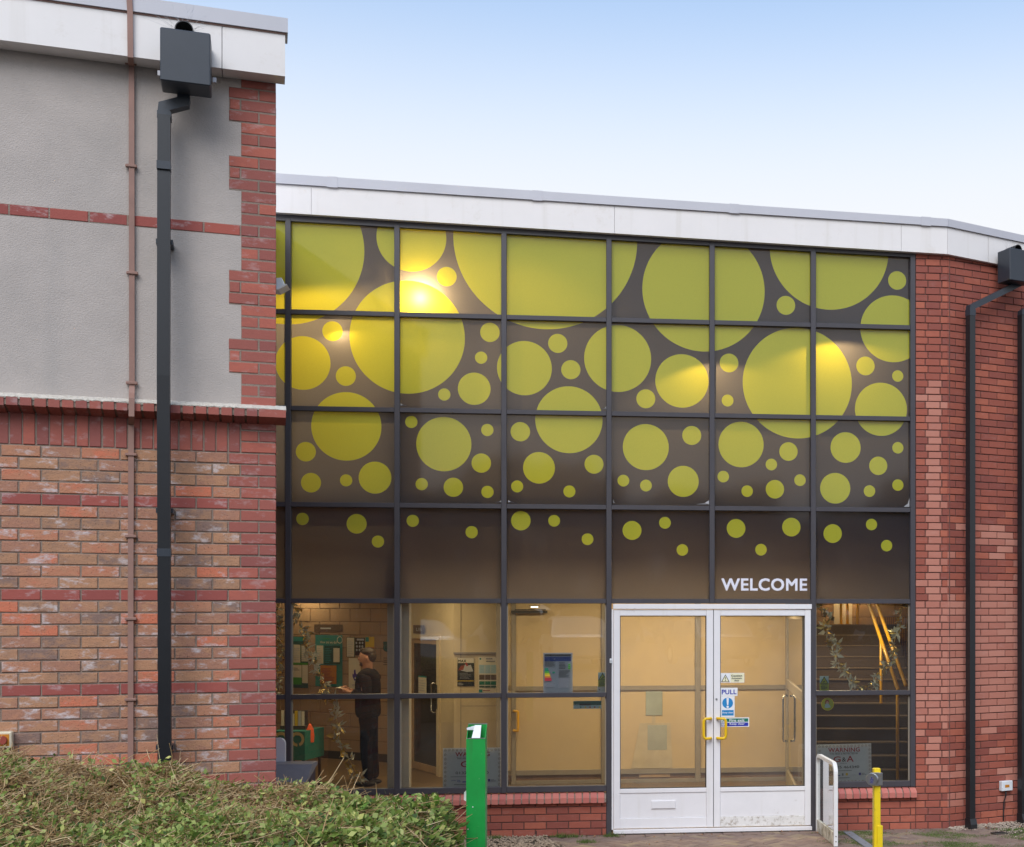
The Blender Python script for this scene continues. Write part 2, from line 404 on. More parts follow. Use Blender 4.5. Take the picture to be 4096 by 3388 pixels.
# ------------------------------------------------------------------ mesh builder
class MB:
    def __init__(self):
        self.v, self.f, self.m, self.mats, self.smooth = [], [], [], [], []
    def mi(self, mat):
        if mat not in self.mats: self.mats.append(mat)
        return self.mats.index(mat)
    def add(self, vs, fs, mat, smooth=False):
        o = len(self.v); i = self.mi(mat)
        self.v += [tuple(p) for p in vs]
        for f in fs:
            self.f.append(tuple(o + k for k in f)); self.m.append(i); self.smooth.append(smooth)
        return self
    def box(self, x0, x1, y0, y1, z0, z1, mat, bev=0.0):
        if bev <= 0:
            vs = [(x0, y0, z0), (x1, y0, z0), (x1, y1, z0), (x0, y1, z0), (x0, y0, z1), (x1, y0, z1), (x1, y1, z1), (x0, y1, z1)]
            fs = [(0, 1, 5, 4), (1, 2, 6, 5), (2, 3, 7, 6), (3, 0, 4, 7), (4, 5, 6, 7), (3, 2, 1, 0)]
            return self.add(vs, fs, mat)
        b = min(bev, (x1 - x0) * .45, (y1 - y0) * .45, (z1 - z0) * .45)
        bm = bmesh.new()
        vv = [bm.verts.new(p) for p in [(x0, y0, z0), (x1, y0, z0), (x1, y1, z0), (x0, y1, z0), (x0, y0, z1), (x1, y0, z1), (x1, y1, z1), (x0, y1, z1)]]
        for f in [(0, 1, 5, 4), (1, 2, 6, 5), (2, 3, 7, 6), (3, 0, 4, 7), (4, 5, 6, 7), (3, 2, 1, 0)]: bm.faces.new([vv[k] for k in f])
        bmesh.ops.bevel(bm, geom=bm.edges[:], offset=b, segments=1, affect='EDGES')
        return self.addbm(bm, mat)
    def addbm(self, bm, mat, smooth=False):
        bm.verts.index_update()
        vs = [tuple(v.co) for v in bm.verts]
        fs = [tuple(v.index for v in f.verts) for f in bm.faces]
        bm.free()
        return self.add(vs, fs, mat, smooth)
    def prism(self, pts, y0, y1, mat):
        """polygon (x, z) extruded in y"""
        n = len(pts)
        vs = [(x, y0, z) for x, z in pts] + [(x, y1, z) for x, z in pts]
        fs = [tuple(range(n)), tuple(range(2 * n - 1, n - 1, -1))] + [(i, i + n, (i + 1) % n + n, (i + 1) % n) for i in range(n)]
        return self.add(vs, fs, mat)
    def xprism(self, pts, x0, x1, mat):
        """polygon (y, z) extruded in x"""
        n = len(pts)
        vs = [(x0, y, z) for y, z in pts] + [(x1, y, z) for y, z in pts]
        fs = [tuple(range(n)), tuple(range(2 * n - 1, n - 1, -1))] + [(i, i + n, (i + 1) % n + n, (i + 1) % n) for i in range(n)]
        return self.add(vs, fs, mat)
    def tube(self, path, r, mat, seg=10, cap=True, sq=False, smooth=True):
        P = [Vector(p) for p in path]
        rr = r if isinstance(r, (list, tuple)) else [r] * len(P)
        vs, fs = [], []
        up0 = Vector((0, 0, 1))
        prev = None
        for i, p in enumerate(P):
            if i == 0: t = P[1] - P[0]
            elif i == len(P) - 1: t = P[-1] - P[-2]
            else: t = (P[i + 1] - p).normalized() + (p - P[i - 1]).normalized()
            t.normalize()
            ref = prev if prev is not None else (Vector((0, 1, 0)) if abs(t.z) > .7 else up0)
            a = t.cross(ref)
            if a.length < 1e-5: a = t.cross(Vector((1, 0, 0)))
            a.normalize(); bb = a.cross(t).normalized(); prev = bb
            for k in range(seg):
                an = 2 * math.pi * (k + (.5 if sq else 0)) / seg
                q = rr[i] * (math.sqrt(2) if sq else 1)
                vs.append(p + a * math.cos(an) * q + bb * math.sin(an) * q)
        for i in range(len(P) - 1):
            for k in range(seg):
                fs.append((i * seg + k, i * seg + (k + 1) % seg, (i + 1) * seg + (k + 1) % seg, (i + 1) * seg + k))
        if cap:
            fs.append(tuple(range(seg - 1, -1, -1))); fs.append(tuple((len(P) - 1) * seg + k for k in range(seg)))
        return self.add(vs, fs, mat, smooth and not sq)
    def lathe(self, prof, mat, seg=20, origin=(0, 0, 0), axis='z'):
        vs, fs = [], []
        for r, h in prof:
            for k in range(seg):
                a = 2 * math.pi * k / seg
                p = (r * math.cos(a), r * math.sin(a), h)
                if axis == 'y': p = (p[0], h, p[1])
                if axis == 'x': p = (h, p[0], p[1])
                vs.append(tuple(p[j] + origin[j] for j in range(3)))
        for i in range(len(prof) - 1):
            for k in range(seg):
                fs.append((i * seg + k, i * seg + (k + 1) % seg, (i + 1) * seg + (k + 1) % seg, (i + 1) * seg + k))
        fs.append(tuple(range(seg))); fs.append(tuple((len(prof) - 1) * seg + k for k in range(seg)))
        return self.add(vs, fs, mat, False)
    def mesh(self, name):
        me = bpy.data.meshes.new(name)
        me.from_pydata(self.v, [], self.f)
        for m in self.mats: me.materials.append(m)
        me.polygons.foreach_set('material_index', self.m)
        me.polygons.foreach_set('use_smooth', self.smooth)
        me.update()
        return me
    def build(self, name, parent=None, loc=(0, 0, 0), frame=None, rotz=0, **kw):
        return mkobj(name, self.mesh(name), parent, loc, frame, rotz, **kw)

def mkobj(name, data, parent=None, loc=(0, 0, 0), frame=None, rotz=0, label=None, cat=None, group=None, kind=None):
    o = bpy.data.objects.new(name, data)
    C.objects.link(o)
    if parent is not None:
        o.parent = parent
        o.location = loc; o.rotation_euler = (0, 0, rotz)
    else:
        fr = frame or W0
        p = fr.M @ Vector(loc)
        o.location = p; o.rotation_euler = (0, 0, fr.a + rotz)
    if label: o['label'] = label
    if cat: o['category'] = cat
    if group: o['group'] = group
    if kind: o['kind'] = kind
    return o

def thing(name, label, cat, loc=(0, 0, 0), frame=None, rotz=0, group=None):
    o = mkobj(name, None, None, loc, frame, rotz, label, cat, group)
    o.empty_display_size = .2
    return o

# ------------------------------------------------------------------ lettering
_tc = {}
def text_geo(s, bold=0.0):
    key = (s, bold)
    if key in _tc: return _tc[key]
    cu = bpy.data.curves.new('t', 'FONT')
    cu.body = s; cu.size = 1.0; cu.resolution_u = 3; cu.space_character = 1.0 + bold * 3
    ob = bpy.data.objects.new('t', cu)
    C.objects.link(ob)
    bpy.context.view_layer.update()
    me = ob.to_mesh()
    vs = [(v.co.x, v.co.y) for v in me.vertices]; fs = [tuple(p.vertices) for p in me.polygons]
    ob.to_mesh_clear()
    bpy.data.objects.remove(ob); bpy.data.curves.remove(cu)
    if vs:
        xs = [p[0] for p in vs]; ys = [p[1] for p in vs]
        bb = (min(xs), max(xs), min(ys), max(ys))
    else: bb = (0, 1, 0, 1)
    _tc[key] = (vs, fs, bb)
    return _tc[key]

class Sign(MB):
    """flat print: layers stacked towards the viewer (-y)"""
    def __init__(self, y=0.0, step=.0005):
        super().__init__(); self.y = y; self.st = step
    def nxt(self): self.y -= self.st
    def rect(self, x0, z0, x1, z1, mat):
        self.nxt(); return self.add([(x0, self.y, z0), (x1, self.y, z0), (x1, self.y, z1), (x0, self.y, z1)], [(0, 1, 2, 3)], mat)
    def poly(self, pts, mat):
        self.nxt(); return self.add([(x, self.y, z) for x, z in pts], [tuple(range(len(pts)))], mat)
    def disc(self, x, z, r, mat, n=28):
        return self.poly([(x + r * math.cos(2 * math.pi * k / n), z + r * math.sin(2 * math.pi * k / n)) for k in range(n)], mat)
    def ring(self, x, z, r0, r1, mat, a0=0, a1=360, n=24):
        self.nxt()
        vs, fs = [], []
        for k in range(n + 1):
            a = R(a0 + (a1 - a0) * k / n)
            vs += [(x + r0 * math.cos(a), self.y, z + r0 * math.sin(a)), (x + r1 * math.cos(a), self.y, z + r1 * math.sin(a))]
        for k in range(n): fs.append((2 * k, 2 * k + 1, 2 * k + 3, 2 * k + 2))
        return self.add(vs, fs, mat)
    def text(self, s, x0, z0, x1, z1, mat, bold=0.0):
        """fit the string into the box"""
        vs, fs, (a, b, c, d) = text_geo(s, bold)
        sx = (x1 - x0) / (b - a + 2 * bold); sz = (z1 - z0) / (d - c + 2 * bold)
        for ox, oz in (((-bold, -bold), (bold, -bold), (-bold, bold), (bold, bold)) if bold > 0 else ((0, 0),)):
            self.nxt()
            self.add([(x0 + (p - a + ox + max(bold, 0)) * sx, self.y, z0 + (q - c + oz + max(bold, 0)) * sz) for p, q in vs], fs, mat)
        return self
    def star(self, x, z, r, mat, rot=90, hollow=True):
        pts = []
        for k in range(10):
            rr = r if k % 2 == 0 else r * .42
            pts.append((x + rr * math.cos(R(rot + 36 * k)), z + rr * math.sin(R(rot + 36 * k))))
        if not hollow: return self.poly(pts, mat)
        self.nxt()
        inn = [(x + (p - x) * .62, z + (q - z) * .62) for p, q in pts]
        vs = [(p, self.y, q) for p, q in pts] + [(p, self.y, q) for p, q in inn]
        return self.add(vs, [(k, (k + 1) % 10, 10 + (k + 1) % 10, 10 + k) for k in range(10)], mat)
    def lines(self, x0, x1, ztop, zbot, n, mat, h=None, seed=1):
        """rows of small print too fine to read, as thin bars of uneven length"""
        rr = random.Random(seed)
        st = (ztop - zbot) / n; h = h or st * .4
        for i in range(n):
            z = ztop - (i + .5) * st
            self.rect(x0, z - h / 2, x0 + (x1 - x0) * rr.uniform(.6, 1), z + h / 2, mat)
        return self

# ================================================================== bricks
_bm = {}
def brick_mesh(l, h, d, mat, ch=.003):
    key = (round(l, 3), round(h, 4), d, mat.name)
    if key not in _bm:
        mb = MB()
        vs = [(ch, 0, ch), (l - ch, 0, ch), (l - ch, 0, h - ch), (ch, 0, h - ch),
              (0, ch, 0), (l, ch, 0), (l, ch, h), (0, ch, h), (0, d, 0), (l, d, 0), (l, d, h), (0, d, h)]
        fs = [(0, 1, 2, 3)] + [(4 + k, 4 + (k + 1) % 4, (k + 1) % 4, k) for k in range(4)] + [(8 + k, 8 + (k + 1) % 4, 4 + (k + 1) % 4, 4 + k) for k in range(4)]
        mb.add(vs, fs, mat)
        _bm[key] = mb.mesh('brick')
    return _bm[key]

def lay(parent, items, name='brick', limit=296, inview=None):
    """items: (s, z, length, height, material); each brick its own part, the rest (out of view / past the limit) one joined part"""
    rr = random.Random(len(items))
    vis = [it for it in items if inview is None or inview(it)]
    rest = [it for it in items if not (inview is None or inview(it))]
    if len(vis) > limit:
        vis.sort(key=lambda i: -i[2] * i[3]); rest += vis[limit:]; vis = vis[:limit]
    for s, z, l, h, mat in vis:
        o = bpy.data.objects.new(name, brick_mesh(l, h, .06, mat))
        o.parent = parent
        o.location = (s + rr.uniform(-.0012, .0012), rr.uniform(-.0025, .0015), z + rr.uniform(-.001, .001))
        o.rotation_euler = (rr.uniform(-.006, .006), rr.uniform(-.005, .005), rr.uniform(-.004, .004))
        C.objects.link(o)
    if rest:
        mb = MB(); rnd = []
        for s, z, l, h, mat in rest:
            me = brick_mesh(l, h, .06, mat)
            dy = rr.uniform(-.0025, .0015)
            mb.add([(v.co.x + s, v.co.y + dy, v.co.z + z) for v in me.vertices], [tuple(p.vertices) for p in me.polygons], mat)
            rnd += [rr.random()] * len(me.vertices)
        o = mb.build(name + '_mass', parent, kind='stuff')
        a = o.data.attributes.new('rnd', 'FLOAT', 'POINT')
        a.data.foreach_set('value', rnd)

# ================================================================== ground
def smooth(a, b, x):
    t = np.clip((x - a) / (b - a), 0, 1); return t * t * (3 - 2 * t)
def ground_z(x, y):
    x = np.asarray(x, float); y = np.asarray(y, float)
    z = 0.66 * (1 - smooth(6.5, 11.4, y))
    return z - 0.012
gx = np.concatenate([np.linspace(-900, -30, 10), np.linspace(-26, -11, 8), np.linspace(-10, 9, 69), np.linspace(11, 24, 8), np.linspace(30, 900, 10)])
gy = np.concatenate([np.linspace(-900, -30, 10), np.linspace(-24, 1, 12), np.linspace(2, 15, 77), np.linspace(16, 28, 8), np.linspace(30, 900, 10)])
GX, GY = np.meshgrid(gx, gy)
GZ = ground_z(GX, GY)
nx, ny = len(gx), len(gy)
gv = np.stack([GX.ravel(), GY.ravel(), GZ.ravel()], 1)
gf = [(j * nx + i, j * nx + i + 1, (j + 1) * nx + i + 1, (j + 1) * nx + i) for j in range(ny - 1) for i in range(nx - 1)]
me = bpy.data.meshes.new('ground'); me.from_pydata(gv.tolist(), [], gf); me.materials.append(M_ASPH); me.materials.append(M_SOIL)
for p in me.polygons:
    c = p.center
    p.material_index = 1 if (-10 < c.x < 9 and 3.5 < c.y < 15) else 0
    p.use_smooth = True
mkobj('ground', me, kind='structure')

# ================================================================== LEFT WING
WL = thing('brick_wing', 'brick and grey render wing with white fascia standing forward on the left', 'building', (0, 0, 0), FL)
PIT = .0746; BH = .0646
zb = FL.at(979, 2382.5)[1]
def rowz(n): return zb + PIT * n - BH / 2
SIDE = Vector((0.0, 1.0, 0))      # the return wall runs square back
def wing_poly(grow_s, grow_n, depth=4.6, left=-8):
    """plan outline of the wing, pushed out by the overhangs"""
    a = Vector((left, -grow_n)); b = Vector((grow_s, -grow_n))
    sd = Vector((SIDE.x, SIDE.y))
    c = b + sd * (depth + grow_n); d = Vector((left, c.y))
    return [a, b, c, d]
def slab(mb, pts, z0, z1, mat):
    n = len(pts)
    vs = [(p[0], p[1], z0) for p in pts] + [(p[0], p[1], z1) for p in pts]
    fs = [tuple(range(n - 1, -1, -1)), tuple(range(n, 2 * n))] + [(i, (i + 1) % n, (i + 1) % n + n, i + n) for i in range(n)]
    mb.add(vs, fs, mat)
def inset(pts, d):
    return [Vector((pts[0].x, pts[0].y + d)), Vector((pts[1].x - d * .9, pts[1].y + d)), Vector((pts[2].x - d * 1.1, pts[2].y)), Vector(pts[3])]
z_led = FL.at(1105, 1699.5)[1]
z_fas = FL.at(1102, 334)[1]
base = wing_poly(0, 0)
mb = MB(); slab(mb, inset(base, .006), -.3, z_led, M_MORT); mb.build('mortar_wall', WL)
mb = MB(); slab(mb, inset(base, .004), z_led, z_fas, M_RENDER); mb.build('render_wall', WL)

ext = -1.80
def seen(it): return it[0] + it[2] > -1.70 and it[1] > 0.95
items = []
J = .010
# lower brickwork
for n in range(-30, 13):
    z = rowz(n)
    band = n % 8 == 0
    if n % 2 == 0:
        qs = [(-.1025, .1025, M_QUO), (-.1025 - J - .178, .178, M_QUO)]; x = -.1025 - J - .178 - J; first = .185
    else:
        qs = [(-.215, .215, M_QUO)]; x = -.215 - J; first = .162
    for s, l, m in qs: items.append((s, z, l, BH, m))
    l = first
    while x > -4.0:
        items.append((x - l, z, l, BH, M_BAND if band else M_TAN)); x -= l + J; l = .215
# corner quoins beside the soldier course
for n in range(13, 16):
    z = rowz(n)
    if n % 2 == 0: items += [(-.1025, z, .1025, BH, M_QUO), (-.215, z, .1025, BH, M_QUO)]
    else: items.append((-.215, z, .215, BH, M_QUO))
# upper quoins in groups of three courses, and the red band across the render
n_top = int((z_fas - zb) / PIT + .5)
n_bot = 17
NB = 32
wide_rows = []
for n in range(n_bot, n_top + 1):
    z = rowz(n); h = min(BH, z_fas - z - .002)
    if h < .02: continue
    k = n - NB
    if k == 0:
        items += [(-.1025, z, .1025, h, M_QUO), (-.215, z, .1025, h, M_QUO)]
        x = -.215 - J
        while x > -4.0: items.append((x - .215, z, .215, h, M_BAND)); x -= .225
        continue
    j = k - 1 if k > 0 else -k - 1
    wide = (j // 3) % 2 == 1
    if wide: wide_rows.append(n)
    mid = j % 3 == 1
    if wide:
        if mid: items += [(-.215, z, .215, h, M_QUO), (-.215 - J - .06, z, .06, h, M_QUO)]
        else: items += [(-.1025, z, .1025, h, M_QUO), (-.1025 - J - .178, z, .178, h, M_QUO)]
    else:
        if mid: items += [(-.1025, z, .1025, h, M_QUO), (-.215, z, .1025, h, M_QUO)]
        else: items.append((-.215, z, .215, h, M_QUO))
lay(WL, items, inview=seen)
mb = MB(); mb.box(-.216, -.0005, .0024, .02, z_led + .02, z_fas - .001, M_MORT); mb.build('quoin_mortar', WL)
for n in wide_rows: mb = MB(); mb.box(-.2905, -.2165, .0026, .02, rowz(n) - .0055, rowz(n) + BH + .0045, M_MORT); mb.build('quoin_mortar', WL)
mb = MB(); mb.box(-4.0, -.2165, .0026, .02, rowz(NB) - .002, rowz(NB) + BH + .002, M_MORT); mb.build('band_mortar', WL)
# brickwork of the return wall
SB = mkobj('return_brickwork', None, WL, (0, 0, 0), rotz=R(90))
ri = []
for n in list(range(-30, 16)) + list(range(n_bot, n_top)):
    z = rowz(n); x = .064
    l = .15 if n % 2 == 0 else .04
    ri.append((x, z, l, BH, M_QUO)); x += l + J
    if n >= n_bot: continue
    while x < 4.5:
        ri.append((x, z, .215, BH, M_QUO if n > 12 else (M_BAND if n % 8 == 0 else M_TAN))); x += .225
lay(SB, ri, inview=lambda it: False)
# soldier course
sold = []
x = -.215 - J - .065
while x > -4.0:
    sold.append((x, rowz(13), .065, BH + 2 * PIT, M_QUO)); x -= .075
lay(WL, sold, 'soldier_brick', inview=seen)
# projecting ledge of bevelled header bricks with a mortar weathering on top
LP, LS_ = .12, .06
zf0 = FL.at(1147, 1671, -LP)[1]; zf1 = FL.at(1147, 1641, -LP)[1]; zt = FL.at(1105, 1622)[1]
lprof = [(.02, z_led), (-.002, z_led), (-LP, zf0), (-LP, zf1), (.02, zf1 + .02)]
def ledge_mesh(l):
    b = MB(); b.xprism([(y, z - z_led) for y, z in lprof], .002, l - .002, M_QUO); return b.mesh('ledge_brick')
lm = ledge_mesh(.067)
x = LS_ - .165
mb = MB(); mb.xprism([(y, z - z_led) for y, z in lprof], 0, .165, M_QUO)
mb.build('ledge_brick', WL, (x, 0, z_led))
mb = MB(); mb.xprism([(.02, z_led + .004), (-LP + .009, zf0 + .005), (-LP + .009, zf1 - .003), (.02, zf1 + .015)], -8, LS_ - .006, M_MORT); mb.build('ledge_bed', WL)
rl = random.Random(3)
while x > -4:
    x -= .077
    if x > -4:
        o = bpy.data.objects.new('ledge_brick', lm); o.parent = WL
        o.location = (x, rl.uniform(-.003, .003), z_led + rl.uniform(-.002, .002)); o.rotation_euler = (0, rl.uniform(-.012, .012), rl.uniform(-.01, .01)); C.objects.link(o)
mb = MB()
segs = np.linspace(-8, LS_ + .002, 420)
vs, fs = [], []
for i, s in enumerate(segs):
    q = rl.uniform(-.004, .003)
    vs += [(s, .01, zt + rl.uniform(-.002, .002)), (s, -LP * .5, (zt + zf1) / 2 + .004 + q), (s, -LP - .001, zf1 + .004 + rl.uniform(-.004, .003)), (s, -LP + .003, zf1 - .004 + rl.uniform(-.006, .003)), (s, .01, zf1 - .004)]
for i in range(len(segs) - 1):
    for k in range(4): fs.append((i * 5 + k, i * 5 + k + 1, i * 5 + 5 + k + 1, i * 5 + 5 + k))
fs.append(tuple((len(segs) - 1) * 5 + k for k in range(5)))
mb.add(vs, fs, M_FLAUNCH); mb.build('ledge_mortar', WL)
# fascia, capping, soffit
z_ft = FL.at(1143, 135, -.14)[1]
z_ct = FL.at(1150, 72, -.16)[1]
sp = [FL.at(888, None, -.14)[0]]
pieces = [(-8, -3.2), (-3.195, sp[0] - .002), (sp[0] + .002, .055)]
for i, (a, b) in enumerate(pieces):
    mb = MB()
    mb.box(a, min(b, -.001), -.14, 4.5, z_fas, z_ft, M_WHITE)
    if i == 2: mb.box(-.001, b, -.14, .0, z_fas, z_ft, M_WHITE)
    mb.build('fascia_panel', WL)
mb = MB(); mb.box(-8, .0, -.158, 4.6, z_ft + .002, z_ct, M_CAP); mb.box(.0, .072, -.158, .02, z_ft + .002, z_ct, M_CAP); mb.build('capping', WL)
mb = MB(); mb.box(-8, .06, -.146, -.13, z_ft - .008, z_ft + .001, M_STRIP); mb.build('capping_joint', WL)

# rainwater pipe of the wing ------------------------------------------------
def fl(u, v, n): 
    s, z = FL.at(u, v, n); return s, z
PW = thing('rainwater_pipe', 'dark grey square downpipe with box hopper on the brick and render wing', 'downpipe', (0, 0, 0), FL)
HF = -.36
s0, zh1 = fl(640, 106, HF); s1, zh0 = fl(842, 345, HF)
_, zh1 = fl(740, 120, HF); _, zh0 = fl(740, 331, HF)
mb = MB(); mb.box(s0, s1, HF, -.15, zh0, zh1, M_PIPE, .006); mb.build('hopper', PW)
mb = MB(); mb.box(s0 + .008, s1 - .008, HF + .008, -.158, zh1 - .02, zh1 + .002, M_DARK); mb.build('hopper_mouth', PW)
so_, zo_ = fl(740, 138, -.20)
mb = MB(); mb.lathe([(.055, -.12), (.055, -.30), (.049, -.30), (.049, -.13)], M_PIPEB, 24, (so_, 0, zo_ - .01), 'y'); mb.build('outlet', PW)
for sx in (s0 - .028, s1 + .006): mb = MB(); mb.box(sx, sx + .022, -.17, -.155, zh0 + .10, zh0 + .13, M_CAP); mb.build('fixing_lug', PW)
# pipe path (square section) in front of wall
pw = .0375
def sqpipe(mb, path, mat, w=pw):
    mb.tube(path, w, mat, 4, True, True, False)
sa, za = fl(735, 362, -.13); sb, zb2 = fl(735, 405, -.13); sc_, zc2 = fl(658, 440, -.13)
mb = MB(); sqpipe(mb, [(sa, -.13, zh0 + .01), (sb, -.13, zb2)], M_PIPE); mb.build('outlet_pipe', PW)
mb = MB(); sqpipe(mb, [(sb, -.13, zb2 + .012), (sb, -.13, zb2 - .012), (sc_, -.13, zc2 + .012), (sc_, -.13, zc2 - .03)], M_PIPE, pw + .0015); mb.build('offset_bend', PW)
mb = MB(); sqpipe(mb, [(sc_, -.13, zc2 - .02), (sc_, -.13, fl(652, 480, -.13)[1])], M_PIPE, pw + .004); mb.build('socket', PW)
sd_ = fl(663, None, -.20)[0]
mb = MB(); sqpipe(mb, [(sc_, -.155, zc2 - .05), (sc_, -.205, 3.75), (sc_ + .012, -.205, .35)], pmat('dark_pipe', (.010, .0105, .013), .36, .15, 3)); mb.build('pipe', PW)
for zz in (5.05, 2.62):
    mb = MB(); sqpipe(mb, [(sc_ + (.0 if zz > 4 else .004), -.178 if zz > 4 else -.205, zz), (sc_ + (.0 if zz > 4 else .004), -.178 if zz > 4 else -.205, zz + .05)], M_PIPE, pw + .003); mb.build('collar', PW)
for zz in (4.6, 2.9, 1.4):
    mb = MB(); mb.box(sc_ - .05, sc_ + .05, -.14, .0, zz, zz + .03, M_PIPE); mb.build('bracket', PW)
mb = MB()
for k in range(26):
    a = rl.uniform(R(10), R(170)); ln = rl.uniform(.06, .17)
    o = Vector((so_ + rl.uniform(-.08, .08), -.19, zo_ + .03))
    mb.tube([o, o + Vector((math.cos(a) * ln, -.03, math.sin(a) * ln))], .0006, M_STEEL, 3)
mb.build('bird_spike', PW, kind='stuff')

# brown tape running down the wing -----------------------------------------
TP = thing('lightning_tape', 'thin brown flat strip running down the left wing beside the downpipe', 'cable', (0, 0, 0), FL)
def tp(u, v, n): s, z = FL.at(u, v, n); return (s, n, z)
xs = [tp(516, -30, -.17), tp(520, 40, -.165), (FL.at(522, None, -.155)[0], -.157, z_fas - .014), (FL.at(526, None, -.02)[0], -.02, z_fas - .016), tp(527, 900, -.016), tp(528, 1545, -.016), tp(527, 1572, -.05), tp(527, 1592, -.135), tp(526, 1666, -.135), tp(525, 1700, -.018), tp(523, 2200, -.016), tp(522, 3300, -.016)]
mb = MB()
vs, fs = [], []
for p in xs:
    hw = .0165
    vs += [(p[0] - hw, p[1] - .006, p[2]), (p[0] + hw, p[1] - .006, p[2]), (p[0] + hw, p[1] + .006, p[2]), (p[0] - hw, p[1] + .006, p[2])]
for i in range(len(xs) - 1):
    for k in range(4): fs.append((i * 4 + k, i * 4 + (k + 1) % 4, i * 4 + 4 + (k + 1) % 4, i * 4 + 4 + k))
mb.add(vs, fs, M_STRIP); mb.build('tape', TP)
for u, v in [(523, 252), (525, 664), (529, 1092), (527, 1532), (524, 1818), (523, 2145), (523, 2475), (522, 2798)]:
    s, z = FL.at(u, v, -.02)
    mb = MB(); mb.box(s - .034, s + .034, -.032, -.004, z - .009, z + .009, M_STRIP, .003); mb.build('clip', TP)

# isolator switch at the lower left
s, z = FL.at(12, 2960, -.06)
SW = thing('isolator_switch', 'cream box with orange plate and red rotary knob low on the brickwork', 'switch', (s, -.003, z), FL)
mb = MB(); mb.box(-.05, .05, -.07, 0, -.05, .05, pmat('cream_plastic', (.66, .58, .42), .5), .006); mb.build('box', SW)
mb = MB(); mb.box(-.036, .036, -.072, -.069, -.036, .036, I_ORANGE); mb.build('face_plate', SW)
mb = MB(); mb.lathe([(.027, -.072), (.025, -.095), (.0, -.095)], I_DKRED, 18, (0, 0, 0), 'y'); mb.build('knob', SW)

# floodlight on the return wall
FS_ = .72
FLD = thing('floodlight', 'small grey floodlight peeping out behind the left wing corner', 'lamp', (wx(1118, 8.9), 8.9, wz(1150, 8.9)), W0, R(10))
mb = MB()
mb.prism([(x * FS_, z * FS_) for x, z in [(-.12, .055), (.03, .075), (.05, .01), (.0, -.04), (-.12, -.035)]], -.06, .06, M_PLW); mb.build('housing', FLD)
mb = MB(); mb.prism([(x * FS_, z * FS_) for x, z in [(-.12, -.04), (.0, -.045), (.085, .006), (.075, .016), (0, -.03), (-.12, -.028)]], -.07, .07, M_WHITE); mb.build('front_rim', FLD)
mb = MB(); mb.box(-.17, -.075, -.02, .02, -.01, .03, M_CAP); mb.build('bracket', FLD)

# ================================================================== GLAZED ENTRANCE
GE = thing('glazed_entrance', 'dark framed glass front with lime discs and white fascia', 'building', (0, 0, 0), FG)
NF = -.05                                       # front of the frames
U_M = [1151.4, 1590, 2019, 2439.5, 2852, 3255, 3652]
S_M = [FG.at(u, None, NF)[0] for u in U_M]
bay = (S_M[-1] - S_M[0]) / 6
S_M = [S_M[0] + bay * i for i in range(7)]
S_M0 = S_M[0] - bay
Z_T = [5.267, 4.306, 3.347, 2.386, 1.428]        # transom centres
Z_B = .474
MW, TH = .027, .0235
def headz(s):                                    # sloping top edge of the glass
    sa, za = FG.at(1161, 889, 0); sb, zb_ = FG.at(3639, 1033, 0)
    return za + (s - sa) / (sb - sa) * (zb_ - za)
doorz = Z_T[3] - TH
def frame_box(name, a, b, z0, z1, y0=NF, y1=.055):
    mb = MB(); mb.box(a, b, y0, y1, z0, z1, M_FRAME, .003); return mb.build(name, GE)
ALLM = [S_M0] + S_M
for i, s in enumerate(ALLM):
    zbot = Z_B - .035
    if i == 5: zbot = doorz + .0005
    if i in (4, 6): zbot = -.02
    frame_box('mullion', s - MW, s + MW, zbot, headz(s) + .03)
for i in range(len(ALLM) - 1):
    a, b = ALLM[i] + MW + .0005, ALLM[i + 1] - MW - .0005
    for k, z in enumerate(Z_T):
        if i in (4, 5) and k == 4: continue
        frame_box('transom', a, b, z - TH, z + TH, NF + .004)
    if i not in (4, 5): frame_box('bottom_rail', a, b, Z_B - .034, Z_B + .026, NF + .004)
# sloping head
mb = MB()
a, b = S_M0 - MW, S_M[-1] + MW
vs = []
for y in (NF + .002, .1):
    vs += [(a, y, headz(a)), (b, y, headz(b)), (b, y, headz(b) + .085), (a, y, headz(a) + .085)]
mb.add(vs, [(0, 1, 2, 3), (7, 6, 5, 4), (0, 4, 5, 1), (1, 5, 6, 2), (2, 6, 7, 3), (3, 7, 4, 0)], M_FRAME); mb.build('head_rail', GE)
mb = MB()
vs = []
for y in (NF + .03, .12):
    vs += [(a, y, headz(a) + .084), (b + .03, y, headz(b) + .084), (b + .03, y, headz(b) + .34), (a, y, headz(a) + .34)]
mb.add(vs, [(0, 1, 2, 3), (7, 6, 5, 4), (0, 4, 5, 1), (1, 5, 6, 2), (2, 6, 7, 3), (3, 7, 4, 0)], M_DARK); mb.build('shade_strip', GE)  # solid black strip painted as the shade line below the fascia

